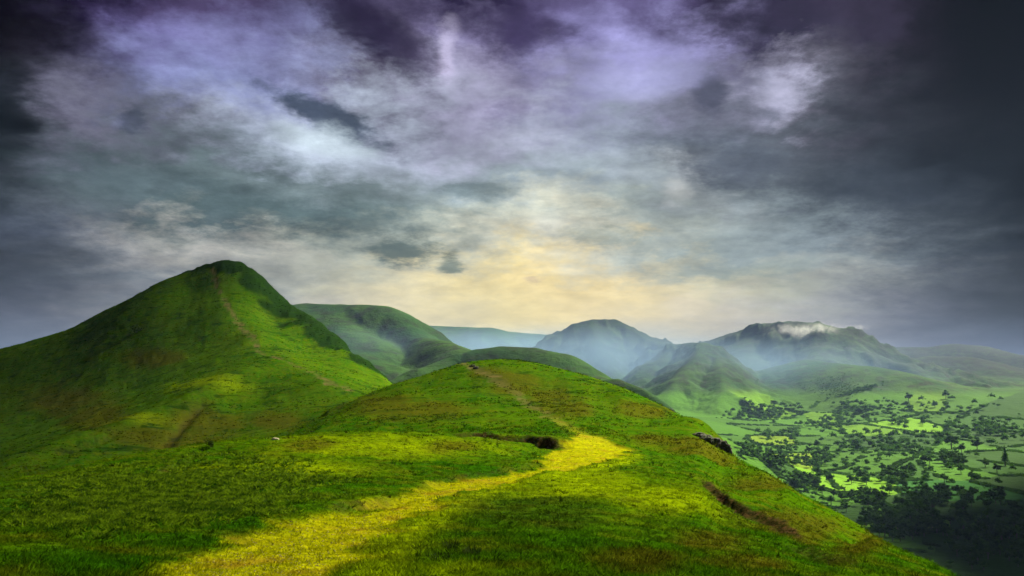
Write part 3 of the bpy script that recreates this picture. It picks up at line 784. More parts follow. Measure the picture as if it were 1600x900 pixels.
#@@OBJECTS
# ------------------------------------------------------------------ sampling the built ground
LN = np.log(Dn)
def near_sample(az, D):
    """height, zone and soil of the built near ground"""
    fi = np.interp(np.log(D), LN, np.arange(len(Dn))); fj = (az - azd[0]) / (azd[1] - azd[0])
    i0 = np.clip(fi.astype(int), 0, len(Dn) - 2); j0 = np.clip(fj.astype(int), 0, len(azd) - 2)
    u = fi - i0; v = fj - j0
    z = (Zn[i0, j0] * (1 - u) * (1 - v) + Zn[i0 + 1, j0] * u * (1 - v) + Zn[i0, j0 + 1] * (1 - u) * v + Zn[i0 + 1, j0 + 1] * u * v)
    return z, ZONE[i0, j0], SOIL[i0, j0]
def near_hit(px, py, dmin=10.):
    a, e = ray(px, py); a = float(a)
    j0 = int(np.clip((a - azd[0]) / (azd[1] - azd[0]), 0, len(azd) - 1))
    g = Zn[:, j0] / Dn; ok = (g >= float(e)) & (Dn > dmin)
    k = int(np.argmax(ok)); D = Dn[k]
    return np.array([D * math.sin(a), D * math.cos(a), float(near_sample(np.array([a]), np.array([D]))[0][0])])
SKYLINE = (Zn / Dn[:, None])[Dn < 700].max(0)[:len(azd)]
nfd = 820
FE = (Zf / Df[:, None])[:, :nfd]
def far_hit(px, py):
    a, e = ray(px, py); a = float(a); e = float(e)
    ja = int(np.clip((a - azd[0]) / (azd[1] - azd[0]), 0, len(azd) - 1))
    if e < SKYLINE[ja] + 0.0004: return None
    fj = (a - azf[0]) / (azf[1] - azf[0])
    if not 0 <= fj < nfd - 1: return None
    col = FE[:, int(fj)]
    ok = (col >= e) & (Df > 300)
    if not ok.any(): return None
    k = int(np.argmax(ok)); D = Df[k]
    return np.array([D * math.sin(a), D * math.cos(a), Zf[k, int(fj)]])

# ------------------------------------------------------------------ leaf-built plants
def leaf_cloud(rg, lobes, n, size, flat=0.0):
    """small leaf faces spread through a set of lobes (centre, radii)"""
    vs = []
    w = np.array([l[1][0] * l[1][1] * l[1][2] for l in lobes]) ** 0.67; w /= w.sum()
    k = rg.choice(len(lobes), n, p=w)
    C_ = np.array([l[0] for l in lobes])[k]; Rr = np.array([l[1] for l in lobes])[k]
    d = rg.normal(size=(n, 3)); d /= np.linalg.norm(d, axis=1)[:, None]
    r = rg.uniform(0.45, 1.05, (n, 1)) ** 0.6
    p = C_ + d * Rr * r
    nrm = d * 0.8 + rg.normal(size=(n, 3)) * 0.55; nrm /= np.linalg.norm(nrm, axis=1)[:, None]
    t = np.cross(nrm, rg.normal(size=(n, 3))); t /= np.linalg.norm(t, axis=1)[:, None]
    b = np.cross(nrm, t)
    s = size * rg.uniform(0.6, 1.4, (n, 1))
    V = np.stack([p - t * s, p - b * s * 0.7, p + t * s, p + b * s * 0.7], 1)
    return V.reshape(-1, 3), np.arange(4 * n).reshape(n, 4)
def leaf_mat(name, c1, c2, scale=1.5, trans=0.3):
    m, T = new_mat(name)
    geo = T.new('ShaderNodeNewGeometry'); oi = T.new('ShaderNodeObjectInfo')
    n = T.noise(geo.outputs['Position'], scale, 3, 0.6)
    c = T.mix(T.rng(n, 0.35, 0.65), c4(*c1), c4(*c2))
    c = T.vmath('SCALE', c, T.math('MULTIPLY_ADD', oi.outputs['Random'], 0.7, 0.65))
    bs = T.new('ShaderNodeBsdfPrincipled'); bs.inputs['Roughness'].default_value = 0.9
    bs.inputs['Specular IOR Level'].default_value = 0.05
    T.l.new(c, bs.inputs['Base Color'])
    tr = T.new('ShaderNodeBsdfTranslucent'); T.l.new(c, tr.inputs[0])
    mx = T.new('ShaderNodeMixShader'); mx.inputs[0].default_value = trans
    T.l.new(bs.outputs[0], mx.inputs[1]); T.l.new(tr.outputs[0], mx.inputs[2])
    out = T.new('ShaderNodeOutputMaterial'); T.l.new(mx.outputs[0], out.inputs[0])
    return m
M_LEAF = leaf_mat('tree_leaves', (.020, .066, .007), (.050, .125, .012), 0.12, .45)
M_BARK, T = new_mat('bark')
bs = T.new('ShaderNodeBsdfPrincipled'); bs.inputs['Roughness'].default_value = 0.9
geo = T.new('ShaderNodeNewGeometry')
T.l.new(T.mix(T.noise(geo.outputs['Position'], 3.0), c4(.05, .04, .03), c4(.10, .085, .065)), bs.inputs['Base Color'])
out = T.new('ShaderNodeOutputMaterial'); T.l.new(bs.outputs[0], out.inputs[0])

def blob_core(lobes, k=.66):
    parts_ = []
    for c_, r_ in lobes:
        V = []; nu, nv = 7, 5
        for iv in range(nv + 1):
            th = math.pi * iv / nv
            for iu in range(nu):
                ph = 2 * math.pi * iu / nu
                V.append((c_[0] + k * r_[0] * math.sin(th) * math.cos(ph), c_[1] + k * r_[1] * math.sin(th) * math.sin(ph), c_[2] + k * r_[2] * math.cos(th)))
        F_ = [(iv * nu + iu, iv * nu + (iu + 1) % nu, (iv + 1) * nu + (iu + 1) % nu, (iv + 1) * nu + iu) for iv in range(nv) for iu in range(nu)]
        parts_.append((np.array(V), np.array(F_)))
    return parts_
def tube(pts, rad, k=5):
    V = []; F = []
    for i_, (p, r) in enumerate(zip(pts, rad)):
        for q in range(k):
            a = 2 * math.pi * q / k; V.append((p[0] + r * math.cos(a), p[1] + r * math.sin(a), p[2]))
        if i_:
            for q in range(k): F.append(((i_ - 1) * k + q, (i_ - 1) * k + (q + 1) % k, i_ * k + (q + 1) % k, i_ * k + q))
    return np.array(V), np.array(F)
def join(parts):
    V = []; F = []; o = 0
    for v, f in parts: V.append(v); F.append(f + o); o += len(v)
    return np.concatenate(V), np.concatenate(F)
def tree_meshes(kind, seed, n, size):
    """unit tree, 1 m tall: trunk with limbs, crown of leaf faces"""
    rg = np.random.default_rng(seed)
    if kind == 'conifer':
        lobes = [((rg.normal() * .01, rg.normal() * .01, z), (r, r, .11)) for z, r in ((.28, .20), (.42, .17), (.56, .13), (.70, .10), (.83, .06), (.93, .03))]
    else:
        lobes = [((0, 0, .60), (.30, .28, .27))]
        for q in range(6):
            a = q * 1.05 + rg.uniform(-.4, .4); rr = rg.uniform(.16, .30)
            lobes.append(((rr * math.cos(a), rr * math.sin(a), rg.uniform(.40, .74)), (rg.uniform(.14, .22),) * 2 + (rg.uniform(.12, .18),)))
        lobes.append(((rg.normal() * .08, rg.normal() * .08, .84), (.16, .16, .13)))
    cr = join([leaf_cloud(rg, lobes, n, size)] + blob_core(lobes if n > 100 else lobes[:4]))
    tr = [tube([(0, 0, -.04), (.008, 0, .2), (0.01, .01, .55), (.0, .0, .8)], [.035, .026, .018, .006])]
    if kind != 'conifer':
        for q in range(4):
            a = q * 1.6 + .3; tr.append(tube([(0, 0, .22 + .05 * q), (.10 * math.cos(a), .10 * math.sin(a), .38 + .05 * q), (.22 * math.cos(a), .22 * math.sin(a), .52 + .05 * q)], [.015, .010, .003], 4))
    return make_mesh('crown', *cr), make_mesh('trunk', *join(tr)), cr
for_rg = np.random.default_rng(11)
KINDS_T = [tree_meshes('round', 20 + q, 330, .036) for q in range(5)] + [tree_meshes('conifer', 30, 260, .032)]
STUFF_T = [tree_meshes('round', 40 + q, 80, .078)[2] for q in range(4)]
CLUSTERS = [  # px, py, spread x, spread y, count, height px, label
 (1195,648,42,11,90,9,'tree in the dense dark wood at the left foot of the misty spurs', 'trees of the dark wood below the spurs'),
 (1300,664,38,9,60,9,'tree in the belt of woodland running across the pale upper fields', 'trees of the woodland belt in the upper fields'),
 (1341,640,26,9,36,9,'tree in the compact copse beneath the long grassy spur', 'trees of the copse below the long spur'),
 (1401,657,16,7,16,9,'tree in the short row slanting down the upper pasture', 'trees of the slanting row in the upper pasture'),
 (1385,696,78,15,120,11,'tree in the broad dark wood across the middle of the valley', 'trees of the broad wood across the valley'),
 (1550,676,60,14,90,11,'tree in the shaded wood at the right edge of the valley', 'trees of the shaded right-hand wood'),
 (1202,683,14,6,14,11,'tree in the small clump left of the yellow-green fields', 'trees of the clump left of the yellow-green fields'),
 (1238,682,14,6,14,11,'tree in the round clump above the yellow-green fields', 'trees of the round clump above the yellow-green fields'),
 (1227,702,18,6,16,12,'tree in the clump between the two yellow-green fields', 'trees between the two yellow-green fields'),
 (1274,711,17,5,14,12,'tree in the short row right of the yellow-green field', 'trees right of the yellow-green field'),
 (1172,708,24,9,34,11,'tree in the pale wood just past the rocky end of the near slope', 'trees past the rocky end of the near slope'),
 (1222,724,22,10,34,13,'tree in the wood behind the bright green field', 'trees of the wood behind the bright field'),
 (1270,726,34,6,28,12,'tree in the row along the top of the bright green field', 'trees along the top of the bright field'),
 (1246,763,40,15,64,15,'dark tree in the wood against the edge of the near hillside', 'trees of the wood against the near hillside'),
 (1342,783,46,10,46,15,'dark tree in the belt below the bright green field', 'trees of the belt below the bright field'),
 (1349,750,17,7,12,15,'tree in the clump at the right end of the bright green field', 'trees at the right end of the bright field'),
 (1403,746,30,10,34,15,'tree in the wood right of the bright green field', 'trees right of the bright field'),
 (1457,784,46,18,80,18,'tall dark tree in the shaded wood low in the valley', 'trees of the tall shaded wood low in the valley'),
 (1486,727,18,9,16,15,'dark tree in the loose clump in the shaded fields', 'trees of the loose clump in the shaded fields'),
 (1410,832,44,18,60,21,'near-black tree in the low wood beside the end of the slope', 'trees of the low wood beside the slope'),
 (1540,787,28,12,22,18,'tree in the shaded clump near the right edge below the teal field', 'trees of the clump below the teal field'),
 (1540,850,60,34,90,24,'near-black tree in the shadowed bottom corner of the valley', 'trees of the shadowed bottom corner'),
 (1400,812,70,30,90,15,'dark tree in the thick scrubby wood below the long pale green field','trees of the scrubby wood below the pale field'),
 (1460,735,90,60,70,12,'tree standing apart in the shaded pastures', 'scattered trees in the shaded pastures'),
 (1300,725,120,45,85,11,'tree standing apart among the sunlit small fields', 'scattered trees among the sunlit fields'),
 (1420,650,130,26,110,8,'small tree dotted about the far upper pastures', 'small trees dotted over the upper pastures'),
]
SINGLES = [(1478,624,13,'round dark tree alone at the top of the far pastures, rightmost of three'),
 (1420,628,13,'round tree alone on the pasture below the long spur'),
 (1461,637,10,'low spreading tree in the far pasture between the two round ones'),
 (1349,656,9,'small tree standing just below the compact copse'),
 (1487,702,24,'large spreading tree alone in the middle of the right-hand fields'),
 (1527,704,16,'round tree right of the large spreading one'),
 (1571,728,26,'tall dark tree by the right edge of the valley', 5),
 (1292,792,14,'round tree at the tip of the long pale green field'),
 (1442,664,9,'small tree alone in the middle of the upper pasture'),
 (1456,830,17,'round tree alone beside the dark low wood')]
allt = []
for ci, (px, py, sx, sy, n, hp, lab, grp) in enumerate(CLUSTERS):
    for q in range(n):
        for _ in range(4):
            a, b = for_rg.normal(size=2) * 0.62
            if abs(a) > 1.5 or abs(b) > 1.5: continue
            h = far_hit(px + a * sx, py + b * sy)
            if h is None: continue
            D = math.hypot(h[0], h[1])
            if D > 6000 or D < 350: continue
            H = np.clip((hp if hp < 13 else 13 + (hp - 13) * .5) / FOC * D * for_rg.uniform(.5, 1.15), 4, 24)
            allt.append((H / D, h, H, ci, a, b)); break
allt.sort(key=lambda t: -t[0])
def place_tree(h, H, kind, label, group=None):
    cr, tr, _ = KINDS_T[kind]
    e = bpy.data.objects.new('tree', None); COL.objects.link(e)
    e.location = h; e.rotation_euler = (0, 0, for_rg.uniform(0, 6.28)); e.scale = (H * for_rg.uniform(.9, 1.35), H * for_rg.uniform(.9, 1.35), H)
    e['label'] = label; e['category'] = 'tree'
    if group: e['group'] = group
    for me, nm in ((cr, 'crown'), (tr, 'trunk')):
        o = bpy.data.objects.new(nm, me); COL.objects.link(o); o.parent = e
for cr, tr, _ in KINDS_T:
    cr.materials.append(M_LEAF); tr.materials.append(M_BARK)
for s in SINGLES:
    h = far_hit(s[0], s[1])
    if h is None: continue
    D = math.hypot(h[0], h[1]); place_tree(h, s[2] / FOC * D, s[4] if len(s) > 4 else for_rg.integers(0, 5), s[3])
NTH = 285
for k, (_, h, H, ci, a, b) in enumerate(allt[:NTH]):
    big = 'tall ' if H > 19 else 'small ' if H < 12 else ''
    pos = ('far ' if b < -.25 else 'near ' if b > .25 else '') + ('left' if a < -.35 else 'right' if a > .35 else 'middle')
    if len(CLUSTERS[ci][6].split()) > 12: big = ''
    lab = (big + CLUSTERS[ci][6].replace('tall ', '').replace('small ', '') + ', ' + pos + ' part')
    place_tree(h, H, int(for_rg.integers(0, 5)), lab, CLUSTERS[ci][7])
parts = []
for (_, h, H, ci, _a, _b) in allt[NTH:]:
    v, f = STUFF_T[int(for_rg.integers(0, 4))]
    a = for_rg.uniform(0, 6.28); c, s_ = math.cos(a), math.sin(a)
    w = H * for_rg.uniform(1.0, 1.45)
    parts.append((np.stack([(v[:, 0] * c - v[:, 1] * s_) * w, (v[:, 0] * s_ + v[:, 1] * c) * w, v[:, 2] * H], 1) + h, f))
# plantation on the flank of the long spur and birch scrub round the woods
for q in range(420):
    a, b = for_rg.normal(size=2) * .55
    px, py = (1345 + a * 26 + b * -14, 611 - a * 6 + b * 6) if q < 150 else (1305 + a * 34, 607 + b * 12)
    h = far_hit(px, py)
    if h is None: continue
    v, f = STUFF_T[q % 4]; H = 10.0 if q < 150 else 5.0
    parts.append((v * (H * 1.4, H * 1.4, H) + h, f))
print('trees', len(allt))
link(make_mesh('woodland', *join(parts)), 'woodland', M_LEAF, smooth=False, kind='stuff')

# ------------------------------------------------------------------ hedges along the field edges
gx, gy = np.meshgrid(np.arange(1120, 1660, 1.6), np.arange(628, 880, 0.8))
hp_ = []
aa, ee = ray(gx, gy)
ja = np.clip(((aa - azd[0]) / (azd[1] - azd[0])).astype(int), 0, len(azd) - 1)
vis = ee > SKYLINE[ja] + 0.0003
jf = ((aa - azf[0]) / (azf[1] - azf[0])).astype(int)
vis &= (jf >= 0) & (jf < nfd - 1)
aa, ee, jf = aa[vis], ee[vis], jf[vis]
colE = FE[:, jf]; ok = (colE >= ee[None]) & (Df[:, None] > 300)
kk = np.argmax(ok, 0); good = ok.any(0)
Dd = Df[kk]; zz = Zf[kk, jf]
jit = for_rg.uniform(-.5, .5, len(Dd)) * Dd * .004
hx, hy = (Dd + jit) * np.sin(aa), (Dd + jit) * np.cos(aa)
def two_nearest(x, y):
    sx = x + 22 * perlin(x / 210, y / 210, 5); sy = y + 30 * perlin(x / 260, y / 260, 6)
    Q = []
    for s in S:
        sd = math.hypot(*s); ux, uy = s[0] / sd, s[1] / sd
        dr = (sx - s[0]) * ux + (sy - s[1]) * uy; dt = (sx - s[0]) * uy - (sy - s[1]) * ux
        Q.append(np.hypot(dr * .55, dt))
    Q = np.array(Q); o = np.argsort(Q, 0); i1, i2 = o[0], o[1]
    r_ = np.arange(Q.shape[1]); return i1, i2, Q[i1, r_], Q[i2, r_]
i1, i2, q1, q2 = two_nearest(hx, hy)
bis = (q2 ** 2 - q1 ** 2) / (2 * np.hypot(S[i1, 0] - S[i2, 0], S[i1, 1] - S[i2, 1]) + 1)
on = good & (bis < 2.5 + Dd * .0011) & (Dd < 4300) & ((LID[kk, jf] == 0) | (Dd > 2300) | (zz < -90)) & (q1 < 800) & (zz < -45)
hv, hf = leaf_cloud(np.random.default_rng(9), [((0, 0, .45), (.8, .8, .45))], 10, .5)
from collections import defaultdict
pairs = defaultdict(list)
for k in np.nonzero(on)[0]:
    pairs[(min(i1[k], i2[k]), max(i1[k], i2[k]))].append(k)
cname = {id(BR): 'bright green', id(MG): 'mid green', id(DG): 'dark green', id(YG): 'yellow-green', id(TE): 'teal green'}
used = {}
gap = fbm(hx / 70, hy / 70, 3, 500)
nh = 0
for (a, b), ks in pairs.items():
    if len(ks) < 5: continue
    ps = []
    for k in ks:
        if gap[k] > 0.10 or for_rg.random() < 0.15: continue
        H = 1.8 + Dd[k] * .0007 * for_rg.uniform(.2, 1.8)
        W_ = H * .9 + Dd[k] * .0006
        # ground under it, from the built sheet
        ps.append((hv * (W_, W_, H) + (hx[k], hy[k], zz[k] - .2), hf))
    if not ps: continue
    o = link(make_mesh('hedge', *join(ps)), 'hedge', M_LEAF, smooth=False)
    ca, cb = cname[id(seeds[a][2])], cname[id(seeds[b][2])]
    mpx = (seeds[a][3] + seeds[b][3]) / 2; mpy = (seeds[a][4] + seeds[b][4]) / 2
    where = ('low' if mpy > 750 else 'midway' if mpy > 690 else 'far') + (', valley right' if mpx > 1430 else ', valley centre' if mpx > 1290 else ' near the slope')
    lab = ('hedge between two %s fields, %s' % (ca, where)) if ca == cb else ('hedge between %s and %s fields, %s' % (*sorted((ca, cb)), where))
    o['label'] = lab; o['category'] = 'hedge'
    o['mx'] = float(mpx); used.setdefault(lab, []).append(o); nh += 1
for lab, os_ in used.items():
    os_.sort(key=lambda o: o['mx'])
    ORD = ['leftmost', 'second', 'third', 'fourth', 'fifth', 'sixth', 'seventh', 'eighth', 'ninth', 'tenth', 'eleventh', 'twelfth', 'thirteenth', 'fourteenth']
    for q, o in enumerate(os_):
        del o['mx']
        if len(os_) > 1:
            o['group'] = 'hedges ' + lab[6:]
            if q < len(ORD): o['label'] = (ORD[q] + (' ' if q == 0 else ' from left, ') + lab)
print('hedges', nh)

# ------------------------------------------------------------------ grass, bracken and stones on the near ridge
def scatter(n, d0, d1, rg, logshare=.45, a0=-34, a1=34):
    az = rg.uniform(R(a0), R(a1), n)
    u = rg.uniform(size=n)
    D = np.where(rg.uniform(size=n) < logshare, np.exp(math.log(d0) + u * math.log(d1 / d0)), 1 / (1 / d0 - u * (1 / d0 - 1 / d1)))
    return az, D
def blades(az, D, nb, hmin, hmax, spread, name, mat, width, lean=.5, tone=(.7, 1.5), rg=None, zofs=0):
    z, zn, so = near_sample(az, D)
    x, y = D * np.sin(az), D * np.cos(az); n = len(x)
    c = np.stack([x, y, z - .02], 1)[:, None]
    ang = rg.uniform(0, 6.28, (n, nb)); r = rg.uniform(0, 1, (n, nb)) * spread[:, None]
    base = c + np.stack([np.cos(ang) * r, np.sin(ang) * r, 0 * r], -1)
    h = rg.uniform(hmin, hmax, (n, nb))
    a2 = ang + rg.normal(size=(n, nb)) * .6
    ln_ = h * rg.uniform(.1, 1, (n, nb)) * lean * 2
    tip = base + np.stack([np.cos(a2) * ln_, np.sin(a2) * ln_, h * (1 - .25 * lean)], -1)
    a3 = rg.uniform(0, 3.14, (n, nb)); w = (width(D)[:, None]) * rg.uniform(.6, 1.4, (n, nb))
    wv = np.stack([np.cos(a3) * w, np.sin(a3) * w * .3, 0 * w], -1)
    V = np.stack([base - wv, base + wv, tip], 2).reshape(-1, 3)
    F = np.arange(len(V)).reshape(-1, 3)
    me = make_mesh(name, V, F)
    add_col(me, 'zone', np.repeat(zn, nb * 3, 0))
    g_ = np.stack([so * .8, D / 1000, 0 * so, 1 + 0 * so], 1); add_col(me, 'ground', np.repeat(g_, nb * 3, 0))
    t_ = np.repeat(rg.uniform(*tone, n), nb * 3)
    at = me.attributes.new('tone', 'FLOAT', 'POINT'); at.data.foreach_set('value', t_.astype(np.float32))
    return link(me, name, mat, smooth=False, kind='stuff')
rg = np.random.default_rng(21)
az, D = scatter(150000, 12, 135, rg)
z, zn, so = near_sample(az, D)
clump = fbm(D * np.sin(az) / 1.6, D * np.cos(az) / 1.6, 3, 301)
k = (zn[:, 0] < rg.uniform(.2, 1.9, len(D))) & (so < .6) & (clump > rg.uniform(-.7, .35, len(D)))
az, D, clump = az[k], D[k], clump[k]
blades(az, D, 5, .05, .17, .10 + D * .0012, 'grass', M_BLADE, lambda D: .006 + D * .00042, .7, (.6, 1.45), rg)
az, D = scatter(14000, 13, 120, rg)
z, zn, so = near_sample(az, D)
cl_ = fbm(D * np.sin(az) / 6, D * np.cos(az) / 6, 3, 305)
k = (zn[:, 0] < .3) & (cl_ > rg.uniform(-.3, .5, len(D)))
blades(az[k], D[k], 14, .12, .30, .13 + D[k] * .001, 'tussocks', M_BLADE, lambda D: .009 + D * .0005, .8, (.25, 1.9), rg)
az, D = scatter(160000, 60, 1050, rg, .6, -34, 30)
z, zn, so = near_sample(az, D)
cl_ = fbm(D * np.sin(az) / 30, D * np.cos(az) / 12, 4, 306)
k = (zn[:, 0] < .4) & (cl_ > rg.uniform(-.25, .55, len(D))) & (z > -90) & (rg.uniform(size=len(D)) < sst(60, 190, D))
blades(az[k], D[k], 4, .14, .5, .2 + D[k] * .0014, 'rough_grass', M_BLADE, lambda D: .02 + D * .0007, .8, (.15, 1.5), rg)
# bracken on the left of the mound
az, D = scatter(26000, 22, 100, rg, .3, -34, -10)
z, zn, so = near_sample(az, D)
px, py = to_px(az, z / D)
q = np.hypot((px - 270) / 260, (py - 772 + (px - 270) * .10) / 62) + .35 * fbm(D * np.sin(az) / 5, D * np.cos(az) / 5, 3, 310)
k = (q < rg.uniform(.3, 1.05, len(D))) & (zn[:, 0] < .2)
blades(az[k], D[k], 10, .12, .36, .24 + D[k] * 0, 'bracken', None, lambda D: .03 + D * .0010, 1.0, (.35, 3.0), rg).data.materials.append(leaf_mat('bracken_fronds', (.022, .07, .002), (.20, .33, .008), 1.3, .4))
# stones
def rock_mesh(seed, sub_=1, rough=.35, flat=.6):
    v, f = ico(sub_)
    n = fbm(v[:, 0] * 1.3 + seed, v[:, 1] * 1.3 + v[:, 2], 3, 400 + seed)
    v = v * (1 + rough * n[:, None]); q = np.round(v * 2.2) / 2.2; v = v * .6 + q * .4
    v[:, 2] *= flat; return v, f
M_ROCK, T = new_mat('rock')
geo = T.new('ShaderNodeNewGeometry'); bs = T.new('ShaderNodeBsdfPrincipled'); bs.inputs['Roughness'].default_value = .9
c = T.mix(T.rng(T.noise(geo.outputs['Position'], 2.0, 6, .7), .4, .65), c4(.018, .016, .010), c4(.06, .055, .035))
c = T.mix(T.rng(T.noise(geo.outputs['Position'], .7, 4, .6), .5, .65, 0, .7), c, c4(.05, .08, .01))
T.l.new(c, bs.inputs['Base Color'])
bp = T.new('ShaderNodeBump'); bp.inputs['Distance'].default_value = .15; T.put(bp.inputs['Height'], T.noise(geo.outputs['Position'], 4.0, 6, .7)); T.l.new(bp.outputs[0], bs.inputs['Normal'])
out = T.new('ShaderNodeOutputMaterial'); T.l.new(bs.outputs[0], out.inputs[0])
az, D = scatter(26000, 14, 110, rg, .4, -26, 12)
z, zn, so = near_sample(az, D)
k = (zn[:, 0] > .55) | (so > .5); k &= rg.uniform(size=len(D)) < .42
ps = []; rk = [rock_mesh(q, 0) for q in range(5)]
for q, (a, d, zz_) in enumerate(zip(az[k], D[k], z[k])):
    s_ = rg.uniform(.012, .035) + d * .0003 * rg.uniform(.3, 1.2)
    v, f = rk[q % 5]; ps.append((v * s_ + (d * math.sin(a), d * math.cos(a), zz_), f))
M_PSTONE, T = new_mat('path_stone')
geo = T.new('ShaderNodeNewGeometry'); bs = T.new('ShaderNodeBsdfPrincipled'); bs.inputs['Roughness'].default_value = .9
T.l.new(T.mix(T.rng(T.noise(geo.outputs['Position'], 5.0), .4, .6), c4(.09, .075, .02), c4(.30, .25, .06)), bs.inputs['Base Color'])
out = T.new('ShaderNodeOutputMaterial'); T.l.new(bs.outputs[0], out.inputs[0])
link(make_mesh('gravel', *join(ps)), 'gravel', M_PSTONE, smooth=False, kind='stuff')

# crag breaking out of the end of the right-hand slope
def thing(name, loc, label, cat, group=None):
    e = bpy.data.objects.new(name, None); COL.objects.link(e); e.location = loc; e['label'] = label; e['category'] = cat
    if group: e['group'] = group
    return e
def crag(spots, label, base_px, dmin):
    b = near_hit(*base_px, dmin); e = thing('rocky_outcrop', b, label, 'crag')
    for q, (px, py, rx, rz) in enumerate(spots):
        w = near_hit(px, py, dmin); D = math.hypot(w[0], w[1])
        v, f = rock_mesh(50 + q, 3, .55, 1.0)
        v = v * (rx / FOC * D, rx / FOC * D * 1.3, rz / FOC * D) + (w - b)
        link(make_mesh('rock', v, f), 'rock', M_ROCK, smooth=False, parent=e)
crag([(1092,681,10,5),(1104,688,10,8),(1115,694,10,9),(1126,700,10,11),(1136,706,7,13)], 'dark rocky outcrop where the near right slope breaks off', (1120,697), 120)
crag([(738,573,5,3),(744,577,4,3)], 'small dark rocks beside the path on top of the knoll', (740,575), 180)
# pale boulder and small plants
w = near_hit(430, 687, 60); v, f = rock_mesh(77, 3, .4, .7)
M_PALE, T = new_mat('pale_stone'); geo = T.new('ShaderNodeNewGeometry'); bs = T.new('ShaderNodeBsdfPrincipled'); bs.inputs['Roughness'].default_value = .85
T.l.new(T.mix(T.noise(geo.outputs['Position'], 6.0), c4(.30, .26, .16), c4(.55, .48, .30)), bs.inputs['Base Color'])
out = T.new('ShaderNodeOutputMaterial'); T.l.new(bs.outputs[0], out.inputs[0])
o = link(make_mesh('boulder', v * (.38, .3, .26), f), 'boulder', M_PALE, smooth=False); o.location = w
o['label'] = 'pale boulder on the crest of the grassy mound, left of the path'; o['category'] = 'boulder'
M_BUSH = leaf_mat('bush_leaves', (.018, .045, .006), (.05, .09, .008), 2.0)
M_RUSH = leaf_mat('rush_leaves', (.012, .024, .006), (.03, .045, .008), 5.0)
def bush(name, px, py, dmin, wpx, hpx, label, cat, mat, seed, n=260):
    w = near_hit(px, py, dmin); D = math.hypot(w[0], w[1]); W_, H = wpx / FOC * D / 2, hpx / FOC * D
    rg_ = np.random.default_rng(seed)
    e = thing(name, w, label, cat)
    lobes = [((rg_.uniform(-.5, .5), rg_.uniform(-.5, .5), rg_.uniform(.3, .7)), (.45, .45, .32)) for _ in range(6)]
    v, f = leaf_cloud(rg_, lobes, n, .10)
    link(make_mesh('crown', v * (W_, W_, H), f), 'crown', mat, smooth=False, parent=e)
    v, f = tube([(0, 0, -.1), (.03, 0, .3), (0, .04, .6)], [.06, .045, .02])
    link(make_mesh('stem', v * (W_, W_, H), f), 'stem', M_BARK, smooth=False, parent=e)
bush('hawthorn_bush', 213, 524, 500, 20, 14, 'round hawthorn bush alone on the shaded left flank of the steep hill', 'bush', M_BUSH, 5)
bush('gorse_bush', 329, 702, 60, 18, 11, 'small dark bush on the crest of the mound among bracken', 'bush', M_BUSH, 6)
def rushes(px, py, wpx, hpx, label, seed):
    w = near_hit(px, py, 12); D = math.hypot(w[0], w[1]); rr = wpx / FOC * D / 2; H = hpx / FOC * D
    rg_ = np.random.default_rng(seed); n = 170
    a = rg_.uniform(0, 6.28, n); r = rr * np.sqrt(rg_.uniform(0, 1, n))
    b = np.stack([np.cos(a) * r, np.sin(a) * r, 0 * r - .03], 1)
    h = H * rg_.uniform(.5, 1.1, n); t = b + np.stack([np.cos(a) * h * .5, np.sin(a) * h * .5, h], 1)
    ws = np.stack([-np.sin(a), np.cos(a), 0 * a], 1) * .012
    V = np.stack([b - ws, b + ws, t], 1).reshape(-1, 3)
    o = link(make_mesh('rush_clump', V, np.arange(len(V)).reshape(-1, 3)), 'rush_clump', M_RUSH, smooth=False); o.location = w
    o['label'] = label; o['category'] = 'grass clump'
rushes(706, 857, 26, 12, 'dark rush clump furthest back of three beside the path', 1)
rushes(688, 875, 38, 12, 'wide dark rush clump at left of the three in the near grass', 2)
rushes(738, 866, 26, 14, 'dark rush clump at right of the three in the near grass', 3)
rushes(233, 851, 16, 7, 'small dark rush clump alone below the bracken', 4)

# ------------------------------------------------------------------ cloud wisps on the broad mountain
def wisp(px, py, D, w, h, dep, dens, seed, label):
    v, f = ico(3); c_ = pt(px, py, D)
    o = link(make_mesh('cloud_wisp', v * (w, dep, h), f), 'cloud_wisp', None, smooth=False, kind='thing')
    o.location = c_; o['label'] = label; o['category'] = 'cloud wisp'
    m, T = new_mat('wisp_vapour_%s' % seed)
    tc = T.new('ShaderNodeTexCoord'); mp = T.new('ShaderNodeMapping'); T.l.new(tc.outputs['Object'], mp.inputs[0])
    mp.inputs['Scale'].default_value = (1 / w, 1 / dep, 1 / h)
    ln_ = T.vmath('LENGTH', mp.outputs[0])
    n = T.noise(tc.outputs['Object'], 1.0 / (h * .75), 5, .62, .8)
    T.n[-1].noise_dimensions = '3D'
    d = T.math('MULTIPLY', T.rng(T.math('SUBTRACT', n, T.math('MULTIPLY', ln_, .22)), .30, .70), T.rng(ln_, .98, .05))
    vol = T.new('ShaderNodeVolumePrincipled'); vol.inputs['Color'].default_value = c4(.95, .97, 1)
    T.put(vol.inputs['Density'], T.math('MULTIPLY', d, dens)); vol.inputs['Anisotropy'].default_value = .4
    out = T.new('ShaderNodeOutputMaterial'); T.l.new(vol.outputs[0], out.inputs['Volume'])
    o.data.materials.append(m)
